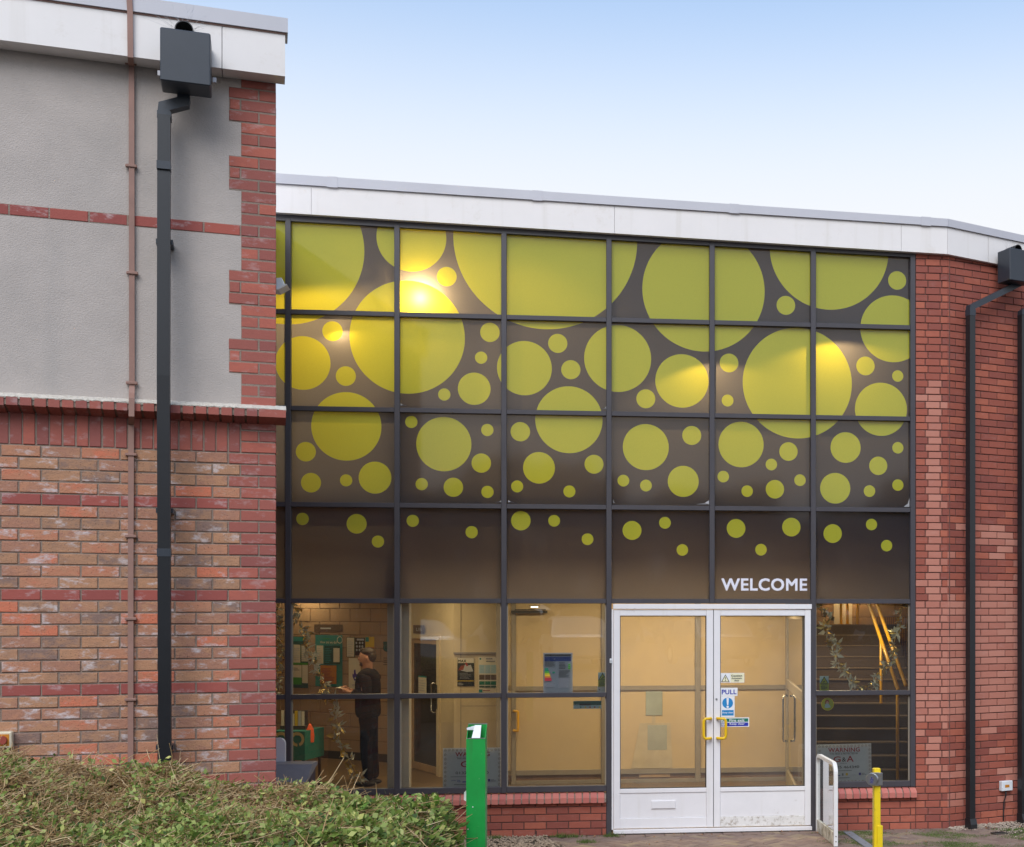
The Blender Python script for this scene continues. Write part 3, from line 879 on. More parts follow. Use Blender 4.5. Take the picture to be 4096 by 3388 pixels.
# vinyl discs: centre and radius read off in the photograph, turned into metres on the glass
def cv(x, y, r, ox, oy, k=1.737): return (ox + x / k, oy + y / k, r / k)
A_, B_, D_, E_, F_, G_ = (1000, 650), (1900, 750), (1000, 1500), (1900, 1550), (2896, 800), (2896, 1600)
circ = []
for o, L in [(A_, [(257, 600, 541), (1122, 520, 243), (1367, 793, 69), (1094, 1213, 401), (573, 1172, 71), (1667, 1180, 68), (1606, 1356, 43), (1558, 1572, 114), (1350, 1612, 43), (666, 1484, 70), (368, 1393, 192)]),
             (B_, [(575, 1083, 67), (666, 1266, 67), (992, 1188, 233), (1590, 712, 425), (1187, 1468, 66), (1438, 1344, 185), (1765, 1219, 65), (1755, 1480, 41)]),
             (F_, [(511, 1272, 379), (733, 342, 413), (1203, 559, 63), (430, 732, 65), (1175, 895, 227), (983, 1153, 64), (1207, 1223, 39), (1091, 1454, 181)]),
             (D_, [(670, 357, 244), (1121, 326, 43), (1347, 480, 192), (1649, 382, 43), (1607, 612, 68), (388, 533, 70), (424, 748, 70), (668, 732, 43), (869, 713, 114), (1193, 758, 43), (1413, 780, 68), (1650, 812, 43),
                   (365, 1000, 44), (741, 1034, 70), (889, 1157, 43), (1131, 1013, 43), (1540, 1092, 43), (1882, 1012, 68)]),
             (E_, [(315, 307, 68), (445, 558, 111), (827, 533, 66), (293, 687, 42), (656, 722, 42), (1187, 414, 160), (1506, 333, 66), (1031, 647, 41), (1188, 681, 41), (1447, 652, 108), (1849, 396, 157), (1725, 619, 40), (1891, 720, 40),
                   (550, 926, 41), (782, 1054, 41), (1091, 993, 66), (1320, 940, 41), (1441, 1129, 40), (1814, 979, 65), (1987, 1127, 40)]),
             (G_, [(448, 358, 64), (329, 448, 40), (528, 557, 40), (354, 620, 64), (845, 330, 105), (1072, 457, 63), (773, 613, 105), (1011, 633, 40), (1208, 332, 39), (1208, 591, 39), (468, 883, 64), (755, 928, 64), (1025, 865, 39), (1130, 1012, 39)])]:
    for c in L: circ.append(cv(*c, *o))
circ += [(2184, 952, 368), (2098, 1472.5, 109.7), (2276, 1679, 134.6)]
discs = []
for u, v, r in circ:
    s, z = FG.at(u, v, 0)
    sl, zl = FG.at(u - r, v, 0); sr, _ = FG.at(u + r, v, 0)
    discs.append((s, z, (sr - sl) / 2))

def clip(poly, conv):
    """Sutherland-Hodgman: poly against a counter-clockwise convex polygon"""
    out = poly
    n = len(conv)
    for i in range(n):
        a, b = conv[i], conv[(i + 1) % n]
        inp, out = out, []
        def side(p): return (b[0] - a[0]) * (p[1] - a[1]) - (b[1] - a[1]) * (p[0] - a[0])
        for j in range(len(inp)):
            p, q = inp[j], inp[(j + 1) % len(inp)]
            sp_, sq_ = side(p), side(q)
            if sp_ >= 0: out.append(p)
            if (sp_ >= 0) != (sq_ >= 0):
                t = sp_ / (sp_ - sq_)
                out.append((p[0] + (q[0] - p[0]) * t, p[1] + (q[1] - p[1]) * t))
        if not out: return []
    return out
def area(p): return .5 * sum(p[i][0] * p[(i + 1) % len(p)][1] - p[(i + 1) % len(p)][0] * p[i][1] for i in range(len(p)))

def film_pane(a, b, z0, z1l, z1r):
    rect = [(a, z0), (b, z0), (b, z1r), (a, z1l)]
    polys = []
    for s, z, r in discs:
        if s + r < a or s - r > b or z + r < z0 or z - r > max(z1l, z1r): continue
        n = max(28, min(120, int(r * 180)))
        pl = clip([(s + r * math.cos(2 * math.pi * k / n), z + r * math.sin(2 * math.pi * k / n)) for k in range(n)], rect)
        if len(pl) > 2 and area(pl) > 4e-5: polys.append(pl)
    verts = [Vector(p) for p in rect]; faces = [list(range(4))]
    for pl in polys:
        o = len(verts); verts += [Vector(p) for p in pl]; faces.append(list(range(o, o + len(pl))))
    vo, eo, fo, _, _, of = delaunay_2d_cdt(verts, [], faces, 1, 1e-5)
    film, dsc = [], [[] for _ in polys]
    for f, ids in zip(fo, of):
        k = [i - 1 for i in ids if i > 0]
        (dsc[k[0]] if k else film).append(f)
    def mk(fl_, name, mat, parent):
        used = sorted({i for f in fl_ for i in f}); mp = {i: j for j, i in enumerate(used)}
        m = MB(); m.add([(vo[i].x, 0, vo[i].y) for i in used], [tuple(mp[i] for i in f) for f in fl_], mat)
        return m.build(name, parent)
    pane = mk(film, 'film_pane', M_FILM, GE)
    for d in dsc:
        if d: mk(d, 'vinyl_disc', M_DISC, pane)
    return pane
zl = [Z_T[3], Z_T[2], Z_T[1], Z_T[0]]
for i in range(len(ALLM) - 1):
    a, b = ALLM[i] + MW * .5, ALLM[i + 1] - MW * .5
    for k in range(4):
        if k < 3: film_pane(a, b, zl[k], zl[k + 1], zl[k + 1])
        else: film_pane(a, b, zl[3], headz(a) + .01, headz(b) + .01)
for u, v, du, dv in ((1900 + 188 / 1.737, 1550 + 798 / 1.737, -30, -10), (1900 + 232 / 1.737, 1550 + 798 / 1.737, 26, -9), (1900 + 960 / 1.737, 1550 + 802 / 1.737, 8, -16), (1900 + 1630 / 1.737, 1550 + 812 / 1.737, -55, -18), (1000 + 1046 / 1.737, 1500 + 212 / 1.737, 26, -9), (1900 + 915 / 1.737, 750 + 1540 / 1.737, -20, -14), (2896 + 1290 / 1.737, 1600 + 742 / 1.737, -24, -40)):
    p0 = FG.at(u, v, -.004); p1 = FG.at(u + du, v, -.004); p2 = FG.at(u, v + dv, -.004); p3 = FG.at(u + du * .35, v + dv * .3, -.004)
    m = MB(); m.add([(p1[0], -.003, p1[1]), (p0[0], -.004, p0[1]), (p2[0], -.003, p2[1]), (p3[0], -.014, p3[1])], [(0, 1, 3), (1, 2, 3)], I_LGREY); m.build('peeling_corner', GE)
# lettering over the door
sA, zA = FG.at(1900 + 1712 / 1.737, 1550 + 1412 / 1.737, -.002); sB, zB_ = FG.at(2896 + 578 / 1.737, 1600 + 1240 / 1.737, -.002)
sg = Sign(-.002); sg.text('WELCOME', sA, zA, sB, zB_, I_WELC, .022); sg.build('welcome_lettering', GE)
# clear panes, ground row
for i in (0, 1, 2, 3, 6):
    a, b = ALLM[i] + MW * .5, ALLM[i + 1] - MW * .5
    for z0, z1 in ((Z_T[4], Z_T[3]), (Z_B, Z_T[4])):
        m = MB(); m.add([(a, 0, z0), (b, 0, z0), (b, 0, z1), (a, 0, z1)], [(0, 1, 2, 3)], M_GLASS); m.build('clear_pane', GE)
        m = MB()
        q = .012
        za, zb3 = z0 + (.026 if z0 == Z_B else TH), z1 - TH
        m.box(a + MW * .5, a + MW * .5 + q, -.012, .012, za, zb3, M_ALU); m.box(b - MW * .5 - q, b - MW * .5, -.012, .012, za, zb3, M_ALU)
        m.build('glazing_bead', GE)

# ---- doors
DY0, DY1 = -.045, .02
def gs(u): return FG.at(u, None, DY0)[0]
def gz(u, v): return FG.at(u, v, DY0)[1]
zd0, zd1 = .055, gz(2850, 2438)
zhead = gz(2850, 2418)
jl, jr = gs(2453), gs(3246)
mb = MB(); mb.box(jl - .002, jr + .002, DY0 - .012, .05, zd1 + .004, min(zhead + .004, doorz - .0005), M_DOORW, .003); mb.build('door_head', GE)
mb = MB(); mb.box(jl - .002, jr + .002, -.07, .05, .005, .045, M_DOORW, .004); mb.build('threshold', GE)
for a_, b_ in ((S_M[3] + MW + .0005, gs(2454.5) - .003), (gs(3244) + .003, S_M[5] - MW - .0005)):
    mb = MB(); mb.box(a_, b_, DY0 + .004, .05, .046, zd1 + .003, M_DOORW); mb.build('door_jamb', GE)
def door(ua, ub, ga, gb, handle_right):
    D = mkobj('door', None, GE, (gs(ua), 0, 0)); D.empty_display_size = .1
    W = gs(ub) - gs(ua); g0 = gs(ga) - gs(ua); g1 = gs(gb) - gs(ua)
    zg0, zg1 = gz(2850, 3151), gz(2850, 2463)
    def part(name, *b, bev=.003, mat=M_DOORW, yo=0):
        m = MB(); m.box(b[0], b[1], DY0 + yo, DY1, b[2], b[3], mat, bev); return m.build(name, D)
    part('stile', 0, g0, zd0, zd1); part('stile', g1, W, zd0, zd1)
    part('top_rail', g0 + .0005, g1 - .0005, zg1, zd1, yo=.003)
    zr = gz(2850, 3168); zp = gz(2850, 3268)
    part('mid_rail', g0 + .0005, g1 - .0005, zr, zg0, yo=.003)
    part('bottom_rail', g0 + .0005, g1 - .0005, zd0, zp, yo=.003, mat=M_DOORW if handle_right else M_DOORD)
    part('kick_panel', g0 + .0005, g1 - .0005, zp + .0005, zr - .0005, yo=.014)
    m = MB()
    for a_, b_, c_, d_ in ((g0, g0 + .007, zg0, zg1), (g1 - .007, g1, zg0, zg1), (g0 + .007, g1 - .007, zg0, zg0 + .007), (g0 + .007, g1 - .007, zg1 - .007, zg1)):
        m.box(a_, b_, DY0 + .02, DY1 - .02, c_, d_, M_GASK)
    m.build('gasket', D)
    m = MB(); m.add([(g0, -.012, zg0), (g1, -.012, zg0), (g1, -.012, zg1), (g0, -.012, zg1)], [(0, 1, 2, 3)], M_GLASSD); m.build('glass_pane', D)
    return D, W, g0, g1
DL, WLf, lg0, lg1 = door(2454.5, 2853, 2480, 2826, True)
DR, WRt, rg0, rg1 = door(2855.5, 3244, 2881, 3220, False)
m = MB(); m.box(gs(2853) + .0005, gs(2855.5) - .0005, DY0 + .02, DY1, zd0, zd1, M_GASK); m.build('meeting_seal', GE)
# letter plate on the left leaf
u0, u1 = 1900 + 1225 / 1.737, 1900 + 1394 / 1.737
x0, x1 = gs(u0) - gs(2454.5), gs(u1) - gs(2454.5); z1, z0 = gz(2650, 2388 + 1415 / 1.737), gz(2650, 2388 + 1472 / 1.737)
m = MB(); m.box(x0, x1, DY0 + .002, DY0 + .016, z0, z1, M_DOORW, .002); lp = m.build('letter_plate', DL)
m = MB(); m.box(.006, x1 - x0 - .006, -.004, -.0015, .006, z1 - z0 - .006, M_DOORW, .0015); m.build('flap', lp, (x0, DY0 + .002, z0))
# yellow pull handles
def handle(D, x, xo, za, zb_):
    y = DY0; d = -.065; rr_ = .0145
    pts = [(x, y + .005, za), (x, y + d + .03, za), (x + xo * .3, y + d + .008, za), (x + xo * .75, y + d, za), (x + xo * .93, y + d, za + .012), (x + xo, y + d, za + .035),
           (x + xo, y + d, zb_ - .035), (x + xo * .93, y + d, zb_ - .012), (x + xo * .75, y + d, zb_), (x + xo * .3, y + d + .008, zb_), (x, y + d + .03, zb_), (x, y + .005, zb_)]
    m = MB(); m.tube(pts, rr_, M_YELH, 12); m.build('handle', D)
zh_a, zh_b = gz(2850, 2952), gz(2850, 2873)
handle(DL, gs(2842) - gs(2454.5), gs(2812) - gs(2842), zh_a, zh_b)
handle(DR, gs(2869) - gs(2855.5), gs(2900) - gs(2869), zh_a, zh_b)
def loc_r(x, y):                                   # zoom (2420,2400) k 2.4706 -> right leaf local
    u, v = 2420 + x / 2.4706, 2400 + y / 2.4706
    s, z = FG.at(u, v, -.014); return s - gs(2855.5), z
def loc_box(x0, y0, x1, y1):
    a, d = loc_r(x0, y0); b, c = loc_r(x1, y1); return a, min(c, d), b, max(c, d)
# lock
a, c = loc_r(1098, 978)
m = MB(); m.lathe([(.011, DY0 - .004), (.010, DY0 - .006), (.004, DY0 - .006), (.004, DY0 + .003)], M_STEEL, 18, (a, 0, c), 'y'); m.build('lock', DR)
YS = -.0135
def stk(): return Sign(YS)
# Caution Automatic door
g = stk(); B = loc_box
x0, z0, x1, z1 = B(1143, 722, 1376, 816); g.rect(x0, z0, x1, z1, I_WHITE)
x0, z0, x1, z1 = B(1240, 726, 1373, 812); g.rect(x0, z0, x1, z1, I_CREAM)
t = [loc_r(1148, 811), loc_r(1232, 811), loc_r(1190, 735)]; g.poly(t, I_BLACK)
t = [loc_r(1158, 805), loc_r(1222, 805), loc_r(1190, 747)]; g.poly(t, I_CREAM)
x0, z0, x1, z1 = B(1187, 762, 1193, 786); g.rect(x0, z0, x1, z1, I_BLACK)
p = loc_r(1190, 796); g.disc(p[0], p[1], .0055, I_BLACK, 12)
g.text('Caution', *B(1247, 757, 1355, 738), I_BLACK, .02); g.text('Automatic', *B(1249, 780, 1354, 765), I_BLACK, .02); g.text('door', *B(1278, 803, 1325, 786), I_BLACK, .02)
g.build('caution_sticker', DR)
g = stk(); x0, z0, x1, z1 = B(1143, 868, 1310, 948); g.rect(x0, z0, x1, z1, I_WHITE)
g.text('PULL', *B(1154, 933, 1299, 885), I_NAVYB, .025); g.build('pull_sticker', DR)
g = stk(); g.rect(*B(1143, 1158, 1281, 950), I_WHITE)
p = loc_r(1212, 1018); g.disc(p[0], p[1],   .056, I_CYAN, 36)
e0 = [loc_r(1200, 968), loc_r(1224, 968), loc_r(1219, 1038), loc_r(1206, 1038)]; g.poly(e0, I_WHITE)
p = loc_r(1212, 1056); g.disc(p[0], p[1], .0125, I_WHITE, 16)
g.rect(*B(1156, 1142, 1271, 1087), I_CYAN); g.text('Keep clear', *B(1161, 1125, 1266, 1104), I_WHITE, .02); g.build('keep_clear_sticker', DR)
g = stk(); g.rect(*B(1143, 1255, 1424, 1160), I_WHITE)
g.rect(*B(1152, 1206, 1415, 1169), I_GREEN); g.rect(*B(1152, 1248, 1415, 1210), I_NAVYB)
g.rect(*B(1155, 1204, 1180, 1171), I_WHITE); g.poly([loc_r(1158, 1200), loc_r(1168, 1185), loc_r(1163, 1178), loc_r(1170, 1175), loc_r(1176, 1188), loc_r(1168, 1202)], I_GREEN)
p = loc_r(1168, 1229); g.disc(p[0], p[1], .0155, I_WHITE, 18); g.rect(*B(1166, 1232, 1170, 1216), I_NAVYB)
g.text('Fire exit', *B(1230, 1203, 1378, 1174), I_WHITE, .02); g.text('Keep clear', *B(1231, 1238, 1379, 1213), I_WHITE, .02); g.build('fire_exit_sticker', DR)

# bell push on the frame beside the doors
s, z = FG.at(2420 + 58 / 2.4706, 2400 + 601 / 2.4706, NF)
BP = thing('bell_push', 'small silver bell push on the dark post left of the doors', 'bell', (s, NF, z), FG)
m = MB(); m.box(-.013, .013, -.012, .001, -.024, .024, M_PLW, .004); m.build('plate', BP)
m = MB(); m.lathe([(.007, -.012), (.007, -.016), (0, -.016)], M_STEEL, 14, (0, 0, 0), 'y'); m.build('button', BP)

# ---- fascia and capping of the main front
NFa = -.11
def fz(u, v, n): return FG.at(u, v, n)
sa, zfa0 = fz(1106, 849, NFa); sb, zfb0 = fz(3790, 1016, NFa)
_, zfa1 = fz(1106, 736, NFa); _, zfb1 = fz(3790, 909, NFa)
_, zca = fz(1106, 693, NFa - .02); _, zcb = fz(3790, 875, NFa - .02)
def lin(s, a, b): return a + (s - sa) / (sb - sa) * (b - a)
kx = sb                                              # where the front turns
ang = FR.a - FG.a
def frontpoly(s, n):
    """a point on the fascia line; past the turn it follows the angled wall"""
    if s <= kx: return (s, n)
    return (kx + (s - kx) * math.cos(ang), n + (s - kx) * math.sin(ang))
def strip(name, s0_, s1_, n, zl0, zr0, zl1, zr1, thick, mat, par=GE):
    m = MB()
    p0, p1 = frontpoly(s0_, n), frontpoly(s1_, n)
    q0, q1 = (p0[0], p0[1] + thick), (p1[0], p1[1] + thick)
    zA0, zB0, zA1, zB1 = lin(s0_, zl0, zr0), lin(s1_, zl0, zr0), lin(s0_, zl1, zr1), lin(s1_, zl1, zr1)
    vs = [(*p0, zA0), (*p1, zB0), (*q1, zB0), (*q0, zA0), (*p0, zA1), (*p1, zB1), (*q1, zB1), (*q0, zA1)]
    m.add(vs, [(0, 1, 5, 4), (1, 2, 6, 5), (2, 3, 7, 6), (3, 0, 4, 7), (4, 5, 6, 7), (3, 2, 1, 0)], mat)
    return m.build(name, par)
sv = lambda u: FG.at(u, None, NFa)[0]
jr_ = kx + (FR.at(3954, None, NFa)[0] - FR.at(3790, None, NFa)[0])
joints = [-4.2, sv(1245), sv(2458), sv(3605), kx, jr_, jr_ + 1.3, jr_ + 3]
for a, b in zip(joints[:-1], joints[1:]):
    strip('fascia_panel', a + .0015, b - .0015, NFa, zfa0, zfb0, zfa1, zfb1, .26, M_WHITE)
cj = [-4.2, sv(1331), sv(2150), sv(2936), sv(3702), kx, jr_ + 3]
for a, b in zip(cj[:-1], cj[1:]):
    strip('capping', a + .001, b - .001, NFa - .022, zfa1 + .003, zfb1 + .003, zca, zcb, .34, M_CAP)
for s in cj[1:-2]:
    strip('capping_strap', s - .05, s + .05, NFa - .025, zfa1 - .004, zfb1 - .004, zca + .004, zcb + .004, .345, M_CAP)
# soffit board behind the fascia
strip('soffit', -4.2, kx, NFa + .262, zfa0 + .02, zfb0 + .02, zfa0 + .03, zfb0 + .03, .12, M_DARK)
# roof behind
m = MB(); 
m.add([(-5, NFa + .3, lin(-5, zca, zcb) - .03), (10, NFa + 1.4, lin(10, zca, zcb) - .03), (10, 9, lin(10, zca, zcb) - .03), (-5, 9, lin(-5, zca, zcb) - .03)], [(0, 1, 2, 3)], M_CAP); m.build('roof', GE)

# ================================================================== brick walls round the glazing
SP = .075
def wallrow(s_start, s_end, odd, L_=.215):
    """bricks from left edge to right edge in stretcher bond"""
    out = []; x = s_start
    l = .1025 if odd else L_
    while x < s_end - .03:
        l = min(l, s_end - x)
        out.append((x, l)); x += l + J; l = L_
    return out
# right wall, in the plane of the glazing ------------------------------------
s_rw = S_M[-1] + MW + .004
top_r = headz(s_rw) + .10
WR = thing('entrance_brick_wall', 'red brick pier and low wall right of and under the end window', 'wall', (0, NF, 0), FG)
m = MB(); m.box(s_rw, _k + .03, .008, .25, -.3, top_r + .25, M_MORTR); m.build('mortar_wall', WR)
m = MB(); m.box(S_M[5] + MW + .001, s_rw, .008, .25, -.3, Z_B - .12, M_MORTR); m.build('mortar_low_wall', WR)
zlow = Z_B - .037
rows = []
n = 0
z = -.23
def pale(sx, zc, sec):
    """the lighter bricks: a toothed stripe, a full field at mid height"""
    if 1.12 < zc < 2.40: return True
    if 2.40 <= zc < 4.75: return sec == 1 or (sec == 3 and zc < 3.2 and random.random() < .35) or (sec in (0, 2) and random.random() < .09)
    if .45 < zc <= 1.12: return sec == 1 and random.random() < .8 or random.random() < .22
    if .25 < zc <= .45: return random.random() < .12
    return False
itemsG, itemsR = [], []
sillz0, sillz1 = None, None
wR = 6.0                      # length of the angled wall that is built
while z < top_r + .25:
    odd = n % 2
    zc = z + .0325
    # plane of the glazing
    hl = min(.065, Z_B - .142 - z)
    if hl > .02:
        for x, l in wallrow(S_M[5] + MW + .002, s_rw - .006, odd): itemsG.append((x, z, l, hl, M_RED))
    a = .135 if odd else .105
    b_ = .15 if odd else .16
    x = s_rw + .002
    itemsG.append((x, z, a - J, .065, M_PALE if pale(x, zc, 0) else M_RED))
    x2 = x + a
    itemsG.append((x2, z, min(b_, _k - x2 - .004) - J, .065, M_PALE if pale(x2, zc, 1) else M_RED))
    x3 = x2 + b_
    if _k - x3 > .03: itemsG.append((x3, z, _k - x3 + .001, .065, M_PALE if pale(x3, zc, 2) else M_RED))
    for x, l in wallrow(.002, wR, odd):
        itemsR.append((x, z, l, .065, M_PALE if pale(x, zc, 3) else M_RED))
    z += SP; n += 1
lay(WR, itemsG)
AW = thing('angled_brick_wall', 'red brick wall turning away at the right edge behind the black downpipes', 'wall', (0, 0, 0), FR)
m = MB(); m.box(.004, 6, .008, .25, -.3, top_r + .2, M_MORTR); m.build('mortar_wall', AW)
uR = FR.at(4110, None, 0)[0]
lay(AW, itemsR, inview=lambda it: it[0] < uR)
# sills of sloping brick
def sill_run(parent, s0_, s1_, zt_):
    l = .0635
    b = MB(); b.xprism([(.05, 0), (.05, .105), (-.012, .092), (-.062, .052), (-.062, 0)], 0, l, M_SILL)
    me_ = b.mesh('sill_brick')
    x = s0_; r_ = random.Random(5)
    m = MB(); m.xprism([(.05, .004), (.05, .094), (-.008, .080), (-.050, .044), (-.050, .004)], s0_, s1_, M_MORT); m.build('sill_bed', parent, (0, 0, zt_ - .105))
    while x + l < s1_ + .01:
        o = bpy.data.objects.new('sill_brick', me_); o.parent = parent
        o.location = (x, r_.uniform(-.002, .002), zt_ - .105 + r_.uniform(-.001, .001)); o.rotation_euler = (0, r_.uniform(-.01, .01), 0); C.objects.link(o)
        x += .0765
sill_run(WR, S_M[5] + MW + .003, s_rw + .0, Z_B - .036)
LWT = thing('low_brick_wall', 'low red brick wall with sloping brick sill left of the doors', 'wall', (0, NF, 0), FG)
m = MB(); m.box(S_M0, S_M[3] - MW - .001, .008, .25, -.3, Z_B - .12, M_MORTR); m.build('mortar_low_wall', LWT)
its = []
z = -.23; n = 0
while z + .065 < Z_B - .10:
    h = min(.065, Z_B - .142 - z)
    if h > .02:
        for x, l in wallrow(S_M0 + .02, S_M[3] - MW - .003, n % 2): its.append((x, z, l, h, M_RED))
    z += SP; n += 1
lay(LWT, its, inview=lambda it: it[0] > -1.2 and it[1] > -.1)
sill_run(LWT, S_M[1] - 1.2, S_M[3] - MW - .003, Z_B - .036)
# weep holes
for u, v in [(1700 + 852 / 3.228, 2850 + 1555 / 3.228), (1700 + 1437 / 3.228, 2850 + 1555 / 3.228)]:
    s, z = FG.at(u, v, NF - .004)
    m = MB(); m.box(s - .004, s + .004, -.0035, .01, z - .02, z + .02, M_DARK); m.build('weep_hole', LWT)

# ---- downpipes on the angled wall
def fr(u, v, n): return FR.at(u, v, n)
RP = thing('rainwater_pipe', 'black downpipe with slanted offset from the box hopper at the right edge', 'downpipe', (0, 0, 0), FR)
sh, zh1 = fr(4040, 990, -.30); _, zh0 = fr(4040, 1118, -.30)
hd = .17
m = MB(); m.box(sh, sh + .30, -.30, -.10, zh0, zh1, M_PIPE, .006); m.build('hopper', RP)
m = MB(); m.lathe([(.05, -.09), (.05, -.26), (.044, -.26), (.044, -.1)], M_PIPEB, 24, (sh + .15, 0, zh1 + .012), 'y'); m.build('outlet', RP)
m = MB()
for k in range(18):
    a = rl.uniform(R(20), R(160)); ln = rl.uniform(.05, .13)
    o = Vector((sh + .15 + rl.uniform(-.1, .1), -.15, zh1 + .02)); m.tube([o, o + Vector((math.cos(a) * ln, -.03, math.sin(a) * ln))], .0006, M_STEEL, 3)
m.build('bird_spike', RP, kind='stuff')
s1_, z1_ = fr(4065, 1140, -.13); s2_, z2_ = fr(3882, 1230, -.13)
pr = .036
m = MB(); sqpipe(m, [(s1_, -.13, zh0 + .01), (s1_, -.13, z1_), (s2_, -.13, z2_), (s2_, -.13, z2_ - .04)], M_PIPE, pr); m.build('offset_bend', RP)
m = MB(); sqpipe(m, [(s2_, -.13, z2_ - .03), (s2_, -.13, .10)], M_PIPEB, pr); m.build('pipe', RP)
m = MB(); sqpipe(m, [(s2_, -.13, z2_ - .09), (s2_, -.13, z2_ - .02)], M_PIPE, pr + .003); m.build('socket', RP)
m = MB(); m.xprism([(-.172, .105), (-.092, .105), (-.092, -.02), (-.19, -.02), (-.19, .045)], s2_ - .042, s2_ + .042, M_PIPEB); m.build('shoe', RP)
RP2 = thing('rainwater_pipe', 'second black downpipe cut off by the right edge of the picture', 'downpipe', (0, 0, 0), FR)
s3_, z3_ = fr(4089, 1250, -.13)
m = MB(); sqpipe(m, [(s3_ + .30, -.13, z3_ + .16), (s3_, -.13, z3_), (s3_, -.13, z3_ - .04)], M_PIPE, pr); m.build('offset_bend', RP2)
m = MB(); sqpipe(m, [(s3_, -.13, z3_ - .03), (s3_, -.13, .10)], M_PIPEB, pr); m.build('pipe', RP2)
m = MB(); m.xprism([(-.172, .105), (-.092, .105), (-.092, -.02), (-.19, -.02), (-.19, .045)], s3_ - .042, s3_ + .042, M_PIPEB); m.build('shoe', RP2)
# white junction box and its cable
a, c = fr(2896 + 1930 / 1.737, 2388 + 1350 / 1.737, -.05); b, d = fr(2896 + 2005 / 1.737, 2388 + 1275 / 1.737, -.05)
JB = thing('junction_box', 'white plastic junction box with black cable low on the angled wall', 'junction box', ((a + b) / 2, 0, (c + d) / 2), FR)
hw, hh = (b - a) / 2, (d - c) / 2
m = MB(); m.box(-hw, hw, -.055, -.004, -hh, hh, M_PLW, .005); m.build('box', JB)
m = MB(); m.box(-hw * .45, hw * .35, -.0562, -.0548, -hh * .3, hh * .25, I_ORANGE); m.build('label_plate', JB)
m = MB()
m.tube([(0, -.03, -hh), (0, -.03, -hh - .05), (-.012, -.012, -hh - .12), (-.018, -.012, -hh - .25), (-.02, -.012, -(c + d) / 2 + .02)], .007, M_CABLE, 8); m.build('cable', JB)

# ================================================================== INTERIOR (shell)
_da = FR.a - FG.a
def shell(n0): return [Vector((-9, n0)), Vector((_k, max(n0, .25))), Vector((_k + 6 * math.cos(_da), .3 + 6 * math.sin(_da))), Vector((_k + 6, 16)), Vector((-9, 16))]
m = MB(); slab(m, shell(.12), -.15, .03, M_FLOOR); m.build('lobby_floor', frame=FG, kind='structure')
m = MB(); slab(m, shell(.16), 3.36, 3.43, M_CEIL); m.build('upper_floor', frame=FG, kind='structure')
m = MB(); slab(m, shell(.62), 2.86, 2.92, M_CEIL); slab(m, [Vector((-9, .62)), Vector((_k, .62)), Vector((_k, .66)), Vector((-9, .66))], 2.921, 3.359, M_CEIL); m.build('lobby_ceiling', frame=FG, kind='structure')  # ceiling dropped and bulkhead added to shade the film above it
m = MB(); m.box(-9, 9, 4.4, 4.5, 3.43, 6.1, M_CREAM); m.build('upper_wall', frame=FG, kind='structure')
m = MB(); m.box(-9, 9, 11.6, 11.7, .03, 2.855, M_CREAM); m.build('rear_wall', frame=FG, kind='structure')
m = MB(); m.box(-9.1, -9, .12, 16, .03, 6.1, M_CREAM); m.build('side_wall_left', frame=FG, kind='structure')
m = MB(); m.box(8.0, 8.1, 2.2, 16, .03, 6.1, M_CREAM); m.build('side_wall_right', frame=FG, kind='structure')

# steel column behind the second mullion
a, b = FG.at(1549, None, .14)[0], FG.at(1637, None, .14)[0]
m = MB(); m.box(a, b, .135, .33, .03, 2.855, pmat('column_paint', (.52, .50, .50), .6, .05, 3), .004)
m.box(a, b, .135, .33, 3.43, 6.05, MATS['column_paint'], .004)
m.build('steel_column', frame=FG, label='pale steel column behind the glass right of the standing man', cat='column')

# ---- painted block wall at the back left
FB = Frame(-4.6916, 19.237, R(-26.6))
BW = thing('block_wall', 'painted blockwork wall covered in notices behind the standing man', 'wall', (0, 0, 0), FB)
m = MB(); m.box(-4.2, 0, .008, .2, .03, 3.3, pmat('block_joint', (.20, .13, .08), .9)); m.build('mortar_wall', BW)
its = []
z, n = .035 + .1, 0
while z < 3.1:
    x = -.39 if n % 2 == 0 else -.195
    l = .39 if n % 2 == 0 else .195
    while x > -4.2:
        its.append((x, z, l, .19, M_BLOCK)); x -= .40; l = .39
    z += .2; n += 1
lay(BW, its, 'block', inview=lambda it: it[0] > -2.4 and it[1] < 2.5)
m = MB(); m.box(-4.2, 0, -.02, .0, .03, .15, M_SKIRT); m.build('skirting', BW)

# ---- oblique wall with the glazed door
P1 = Vector((FB.x, FB.y)); P2 = Vector((-3.3492, 17.1625))
FD = Frame(P1.x, P1.y, math.atan2(P2.y - P1.y, P2.x - P1.x))
LD = (P2 - P1).length
DW = thing('door_wall', 'cream oblique wall holding a dark glazed door behind the second window', 'wall', (0, 0, 0), FD)
def fd(u, v, n=0): return FD.at(u, v, n)
sg0, zt0 = fd(1643, 2568); sg1, zt1 = fd(1745, 2568); zdt = fd(1745, 2566)[1]
sf1 = fd(1762, None)[0]
sg0 = max(.12, fd(1648, None)[0])
m = MB(); m.box(0, sg0 - .10, 0, .1, .03, 2.855, M_CREAM); m.box(sf1, LD, 0, .1, .03, 2.855, M_CREAM); m.box(sg0 - .10, sf1, 0, .1, zdt + .09, 3.33, M_CREAM); m.build('wall_panel', DW)
m = MB(); m.box(sg0 - .099, sg0 - .03, -.02, .08, .03, zdt + .089, M_CREAM); m.box(sg1 + .05, sf1 - .001, -.02, .08, .03, zdt + .089, M_CREAM); m.box(sg0 - .03, sg1 + .05, -.02, .08, zdt + .03, zdt + .089, M_CREAM); m.build('door_frame', DW)
D2 = mkobj('door', None, DW, (sg0 - .03, 0, 0))
wd = sg1 + .05 - sg0 + .03
